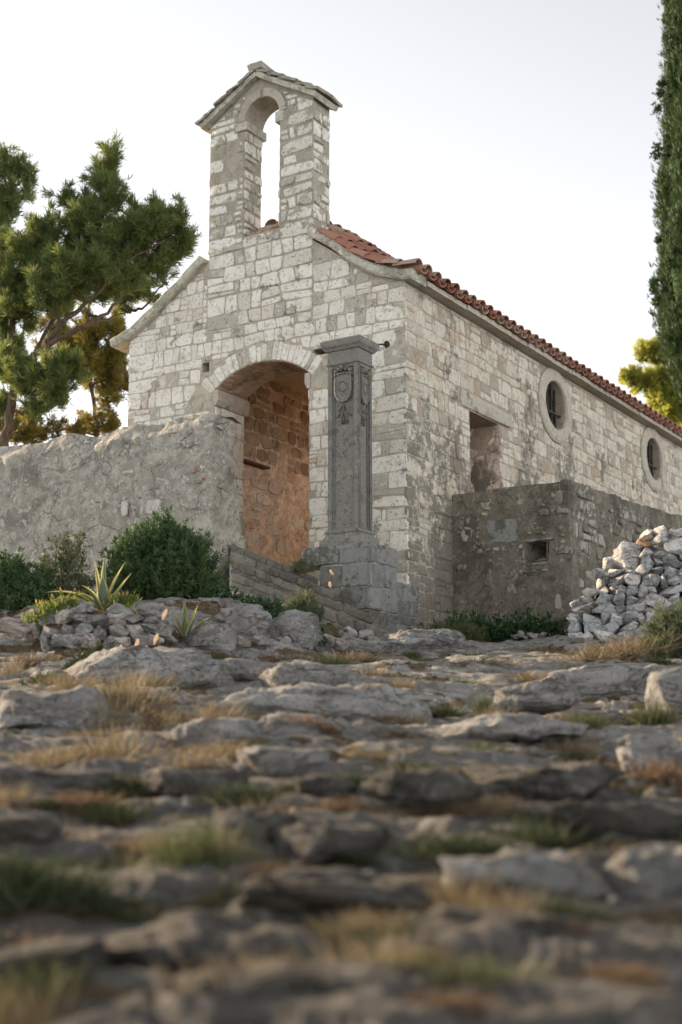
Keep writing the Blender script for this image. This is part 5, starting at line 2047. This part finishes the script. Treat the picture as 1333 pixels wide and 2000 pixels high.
creeper('trailing_creeper', 'dark fleshy creeper spilling over the rocks below the stairs', [(430 + 13 * i, 1166 + 6.6 * i + 5 * math.sin(i)) for i in range(16)] + [(510 + 9 * i, 1180 + 8 * i) for i in range(8)] + [(600, 1232), (630, 1238), (580, 1240)], 16.8, 'ivy', 81, hgt=.10)
creeper('ground_cover', 'low green ground cover along the foot of the terrace block', [(905 + 10 * i, 1240 + 3 * math.sin(i * 1.7)) for i in range(19)], 19.2, 'ivy', 82, hgt=.22, n=60)
creeper('ground_cover', 'pale green grass patch at the corner between podium and terrace block', [(845 + 9 * i, 1247) for i in range(9)], 18.7, 'green', 83, L=.16, Wd=.010, hgt=.14, n=40)
creeper('wall_plant', 'small green plant rooted where the chapel meets the terrace block', [(888, 1208), (890, 1216), (886, 1222)], 19.6, 'ivy', 84, n=14)
for i, (pts, lab) in enumerate(((((105, 1190), (122, 1184), (140, 1180), (85, 1200), (70, 1212)), 'bright ice plant with reddish tips spilling over the end of the planter'), (((225, 1186), (240, 1184), (255, 1186)), 'small tuft of ice plant behind the top stone of the planter'))):
    r_ = np.random.default_rng(90 + i)
    base = at(*pts[0], 14.6)
    root = thing('ice_plant', lab, 'succulent', base)
    C = np.concatenate([at(px, py, 14.65) - base + np.array([.06, .06, .035]) * r_.normal(size=(24, 3)) for px, py in pts])
    V, F = blades(C, np.tile(unit(np.array([[0, -.1, 1.]])), (len(C), 1)), 4, .085, .018, .45, r_)
    link('foliage', mesh_np('foliage', V, F, [M['succulent']]), root)
    V, F = blades(C[::2] + np.array([0, 0, .05]), np.tile(np.array([[0, 0, 1.]]), (len(C[::2]), 1)), 2, .05, .016, .4, r_)
    link('leaf_tips', mesh_np('leaf_tips', V, F, [M['redtip']]), root)


def agave(name, label, base, leaves, mats=('agave', 'agave_edge')):
    """leaves: (azimuth deg, lean 0 upright..1 flat, length, width, droop)"""
    root = thing(name, label, 'agave', base)
    for q, (az, lean, L, wd, dr) in enumerate(leaves):
        a_ = math.radians(az)
        hx, hy = math.cos(a_), math.sin(a_)
        n, m = 14, 7
        V, F, mi = [], [], []
        for i in range(n + 1):
            t = i / n
            out = L * (lean * t + dr * t ** 3)
            up = L * (math.sqrt(max(0, 1 - lean ** 2)) * t - dr * .9 * t ** 3)
            w = 1.4 * wd * (.55 + .9 * t * (1 - t) * 1.6) * (1 - t ** 3.2) + .002
            for j in range(m):
                s = (j / (m - 1) - .5) * 2
                c = abs(s) ** 2 * w * .45
                # the leaf is a shallow trough opening towards the plant's axis
                x = out * hx - hy * s * w / 2 - hx * c * (1 - lean)
                y = out * hy + hx * s * w / 2 - hy * c * (1 - lean)
                V.append((x + .03 * hx, y + .03 * hy, up + c * lean))
        for i in range(n):
            for j in range(m - 1):
                F.append((i * m + j, i * m + j + 1, (i + 1) * m + j + 1, (i + 1) * m + j)); mi.append(1 if j in (0, m - 2) else 0)
        link('leaf', mesh_np('leaf', V, F, [M[mats[0]], M[mats[1]]], mi, smooth=True), root)
    return root


agave('agave', 'large variegated agave with yellow edged leaves rising from the planter', at(200, 1192, 14.75),
      [(185, .80, .52, .075, .28), (172, .62, .36, .08, .3), (150, .18, .56, .06, .0), (95, .10, .60, .055, .0), (100, .25, .50, .05, .0), (270, .05, .36, .11, .0), (20, .30, .58, .075, .05), (8, .55, .48, .07, .0), (350, .80, .30, .07, .1), (225, .55, .34, .07, .15), (120, .35, .45, .06, 0)])
agave('agave', 'small grey green agave growing beside the ring planter', at(362, 1245, 14.9), [(170, .35, .34, .05, 0), (110, .08, .40, .055, 0), (30, .30, .38, .055, 0), (0, .65, .32, .05, .1), (200, .6, .25, .05, .1), (270, .2, .25, .06, 0), (320, .5, .25, .05, 0)])
agave('agave', 'little bright green agave among the creepers below the stairs', at(572, 1252, 16.4), [(160, .5, .22, .045, 0), (90, .12, .27, .04, 0), (20, .45, .30, .045, 0), (350, .75, .24, .04, 0), (190, .8, .22, .04, .1), (250, .4, .18, .04, 0), (60, .3, .34, .04, 0)], ('green', 'agave_edge'))

# ---- grass tufts
def tuft_mesh(seed, mat, n=70, L=.9, Wd=.03, spread=.33, droop=.25, heads=0):
    r_ = np.random.default_rng(seed)
    P = np.stack([.28 * r_.normal(size=n), .2 * r_.normal(size=n), np.full(n, -.05)], 1)
    D = unit(np.stack([P[:, 0] * .8, P[:, 1] * .8, np.ones(n)], 1))
    V, F = blades(P, D, 2, L, Wd, spread, r_, droop, 4)
    return mesh_np('grass_tuft', V, F, [M[mat]])


TM = {k: [tuft_mesh(400 + 10 * i + j, k, **kw) for j in range(3)] for i, (k, kw) in enumerate((
    ('dry', dict(n=110, L=.95, Wd=.017)), ('rust', dict(n=140, L=.7, Wd=.024, spread=.6)), ('green', dict(n=170, L=.9, Wd=.030)), ('olive', dict(n=240, L=.8, Wd=.034, spread=.5))))}

TUFTS = [
    (80, 1705, 230, 150, 'olive', 'wide dark green grass tuft at the blurred edge of the stairway'),
    (12, 1700, 170, 140, 'olive', 'second dark tuft growing into the wide dark green one'),
    (385, 1662, 150, 140, 'green', 'round bright green tuft in the blurred stairway'),
    (890, 1668, 150, 74, 'olive', 'flat grey green tuft in front of the large smooth brown block'),
    (1035, 1622, 150, 110, 'olive', 'very dark green tuft between two blocks'),
    (1262, 1382, 84, 64, 'green', 'upright green tuft below the feathery bush'),
    (1140, 1392, 76, 46, 'green', 'small green tuft on the flat slab below the rubble wall'),
    (942, 1362, 34, 52, 'green', 'narrow yellow green tuft in the middle of the slope'),
    (235, 1450, 120, 105, 'dry', 'tall golden grass tuft below the huge smooth rock'),
    (110, 1478, 150, 54, 'dry', None), (445, 1468, 90, 54, 'dry', None), (985, 1498, 130, 74, 'rust', 'rusty dry tuft beside the large smooth brown block'),
    (1272, 1500, 110, 84, 'rust', 'rusty tuft against the low flat block'), (862, 1765, 84, 90, 'rust', None), (130, 1795, 100, 76, 'rust', None), (530, 1690, 90, 66, 'rust', None),
    (1175, 1710, 90, 66, 'rust', None), (820, 1862, 100, 50, 'rust', None), (860, 1975, 170, 50, 'rust', None), (1110, 1830, 80, 64, 'rust', None), (255, 1380, 110, 105, 'dry', None), (330, 1400, 80, 60, 'dry', None),
    (1160, 1292, 110, 50, 'dry', None), (1225, 1288, 120, 56, 'dry', None), (1105, 1290, 80, 30, 'dry', None), (700, 1296, 150, 26, 'dry', None), (565, 1294, 74, 46, 'rust', None), (470, 1308, 110, 34, 'dry', None), (430, 1416, 100, 60, 'dry', None),
    (60, 1280, 70, 60, 'rust', None), (30, 1310, 60, 50, 'dry', None), (150, 1370, 100, 60, 'dry', None), (210, 1395, 110, 80, 'dry', None), (480, 1560, 110, 60, 'olive', None), (540, 1395, 90, 40, 'dry', None), (1270, 1630, 130, 70, 'rust', None), (1200, 1900, 130, 60, 'rust', None),
    (300, 1340, 110, 50, 'dry', None), (950, 1290, 100, 22, 'dry', None), (800, 1290, 70, 20, 'green', None), (1040, 1325, 110, 30, 'dry', None), (380, 1490, 100, 50, 'dry', None), (170, 1560, 120, 50, 'rust', None), (700, 1700, 70, 40, 'rust', None), (1310, 1560, 80, 60, 'rust', None)]
TUFTN = len(TUFTS)
r2 = np.random.default_rng(99)
tries = 0
while len(TUFTS) < 300 and tries < 6000:
    tries += 1
    px, py = r2.uniform(-10, 1340), 1262 + 730 * r2.uniform(0, 1) ** 1.5
    P = gp(px, py)
    c_ = float(zground(np.array([P[0]]), np.array([P[1]]))[1][0])
    if c_ > .35 or (py > 1600 and tries % 2):
        continue
    s = r2.uniform(.10, .26)
    wpx = s * 2832 / P[1]
    TUFTS.append((px, py, wpx * 1.2, wpx * r2.uniform(.5, .9), r2.choice(['dry', 'rust', 'rust', 'dry', 'dry', 'rust', 'rust', 'olive', 'green']), None))
for i, (px, py, w, h, mat, lab) in enumerate(TUFTS):
    P = gp(px, py)
    k = P[1] / 2832
    zg = float(zground(np.array([P[0]]), np.array([P[1]]))[0][0])
    z = zg
    o = link('grass_tuft', TM[mat][i % 3])
    o.location = (P[0], P[1] - (.12 if i < TUFTN else 0), z - .01)
    o.scale = (w * k * .85, max(.08, w * k * .7), h * k * 1.05)
    o.rotation_euler = (0, 0, r2.uniform(-.6, .6))
    if lab:
        tag(o, lab, 'grass tuft')
    else:
        tag(o, {'dry': 'dry golden grass tuft rooted in a crack of the slope', 'rust': 'rusty brown dried tuft rooted between the step stones', 'green': 'small fresh green tuft rooted in a crack of the slope', 'olive': 'low dark olive tuft between the blurred step stones'}[mat], 'grass tuft',
            {'dry': 'golden grass tufts on the slope', 'rust': 'rusty dried tufts on the slope', 'green': 'small green tufts on the slope', 'olive': 'dark olive tufts on the steps'}[mat])

# ---- tall seed heads catching the light
for i, (px, py, X2, Y2) in enumerate(((300, 1340, 322, 1200), (296, 1345, 305, 1248), (268, 1350, 268, 1258), (232, 1350, 235, 1270), (284, 1352, 284, 1272), (655, 1165, 645, 1142), (500, 1190, 496, 1178), (660, 1130, 648, 1118))):
    Y = 13.4 if i < 5 else 17.2
    A_ = at(px, py, Y); B_ = at(X2, Y2, Y)
    root = thing('grass_stalk', 'thin dry stalk with a pale furry seed head below the planter' if i < 5 else 'thin dry stalk with pale seed head in front of the stairs', 'grass stalk', A_, 0, 'furry seed heads below the planter' if i < 5 else 'seed heads by the stairs')
    d = B_ - A_
    pts = [np.zeros(3), d * .5 + np.array([-.01, 0, .01]), d]
    V, F = tubes([(np.array(pts), [.003, .0025, .002])], 5)
    link('stalk', mesh_np('stalk', V, F, [M['dry']], smooth=True), root)
    V, F = ICO3
    u_ = unit(d[None])[0]
    hl_ = .055 if i < 5 else .04
    Q = V * np.array([.017, .017, hl_])
    zax = unit((u_ + np.array([.25, 0, 0]))[None])[0]
    xax = unit(np.cross(zax, np.array([0, 1., 0]))[None])[0]; yax = np.cross(zax, xax)
    Q = Q[:, :1] * xax + Q[:, 1:2] * yax + Q[:, 2:] * zax
    Q = Q * (1 + .12 * vnoise(V * 7, 3)[:, None]) + d
    link('seed_head', mesh_np('seed_head', Q, F, [M['seed']], smooth=True), root)

# ================================================================== light, sky, camera
SUN_AZ, SUN_EL = math.radians(-55), math.radians(18)
w = bpy.data.worlds.new('World'); scene.world = w; w.use_nodes = True
nt = w.node_tree
sky = nt.nodes.new('ShaderNodeTexSky'); sky.sky_type = 'NISHITA'; sky.sun_disc = False
sky.sun_elevation = SUN_EL; sky.sun_rotation = SUN_AZ
sky.air_density = .5; sky.dust_density = .0; sky.ozone_density = 1.0
hs_ = nt.nodes.new('ShaderNodeHueSaturation'); hs_.inputs['Saturation'].default_value = .10   # thin evening haze takes most of the blue out
nt.links.new(sky.outputs[0], hs_.inputs['Color'])
nt.links.new(hs_.outputs[0], nt.nodes['Background'].inputs[0])
nt.nodes['Background'].inputs[1].default_value = .15
sl = bpy.data.lights.new('sun', 'SUN'); sl.energy = 5.0; sl.angle = math.radians(.6); sl.color = (1, .77, .52)
so = link('sun', sl)
sd = Vector((math.sin(SUN_AZ) * math.cos(SUN_EL), math.cos(SUN_AZ) * math.cos(SUN_EL), math.sin(SUN_EL)))
so.rotation_euler = sd.to_track_quat('Z', 'Y').to_euler()

cam = bpy.data.cameras.new('camera')
cam.sensor_fit = 'VERTICAL'; cam.sensor_height = 36; cam.sensor_width = 24; cam.lens = FPX / 2000 * 36
cam.clip_start = .05; cam.clip_end = 2000
cam.dof.use_dof = True; cam.dof.focus_distance = 19.3; cam.dof.aperture_fstop = 1.15
co = link('camera', cam)
co.rotation_euler = (PI / 2 + PITCH, 0, 0)
scene.camera = co
vs = scene.view_settings
vs.view_transform = 'Standard'; vs.look = 'None'; vs.exposure = 1.45; vs.gamma = 1.0
scene.cycles.use_denoising = True
scene.cycles.max_bounces = 8
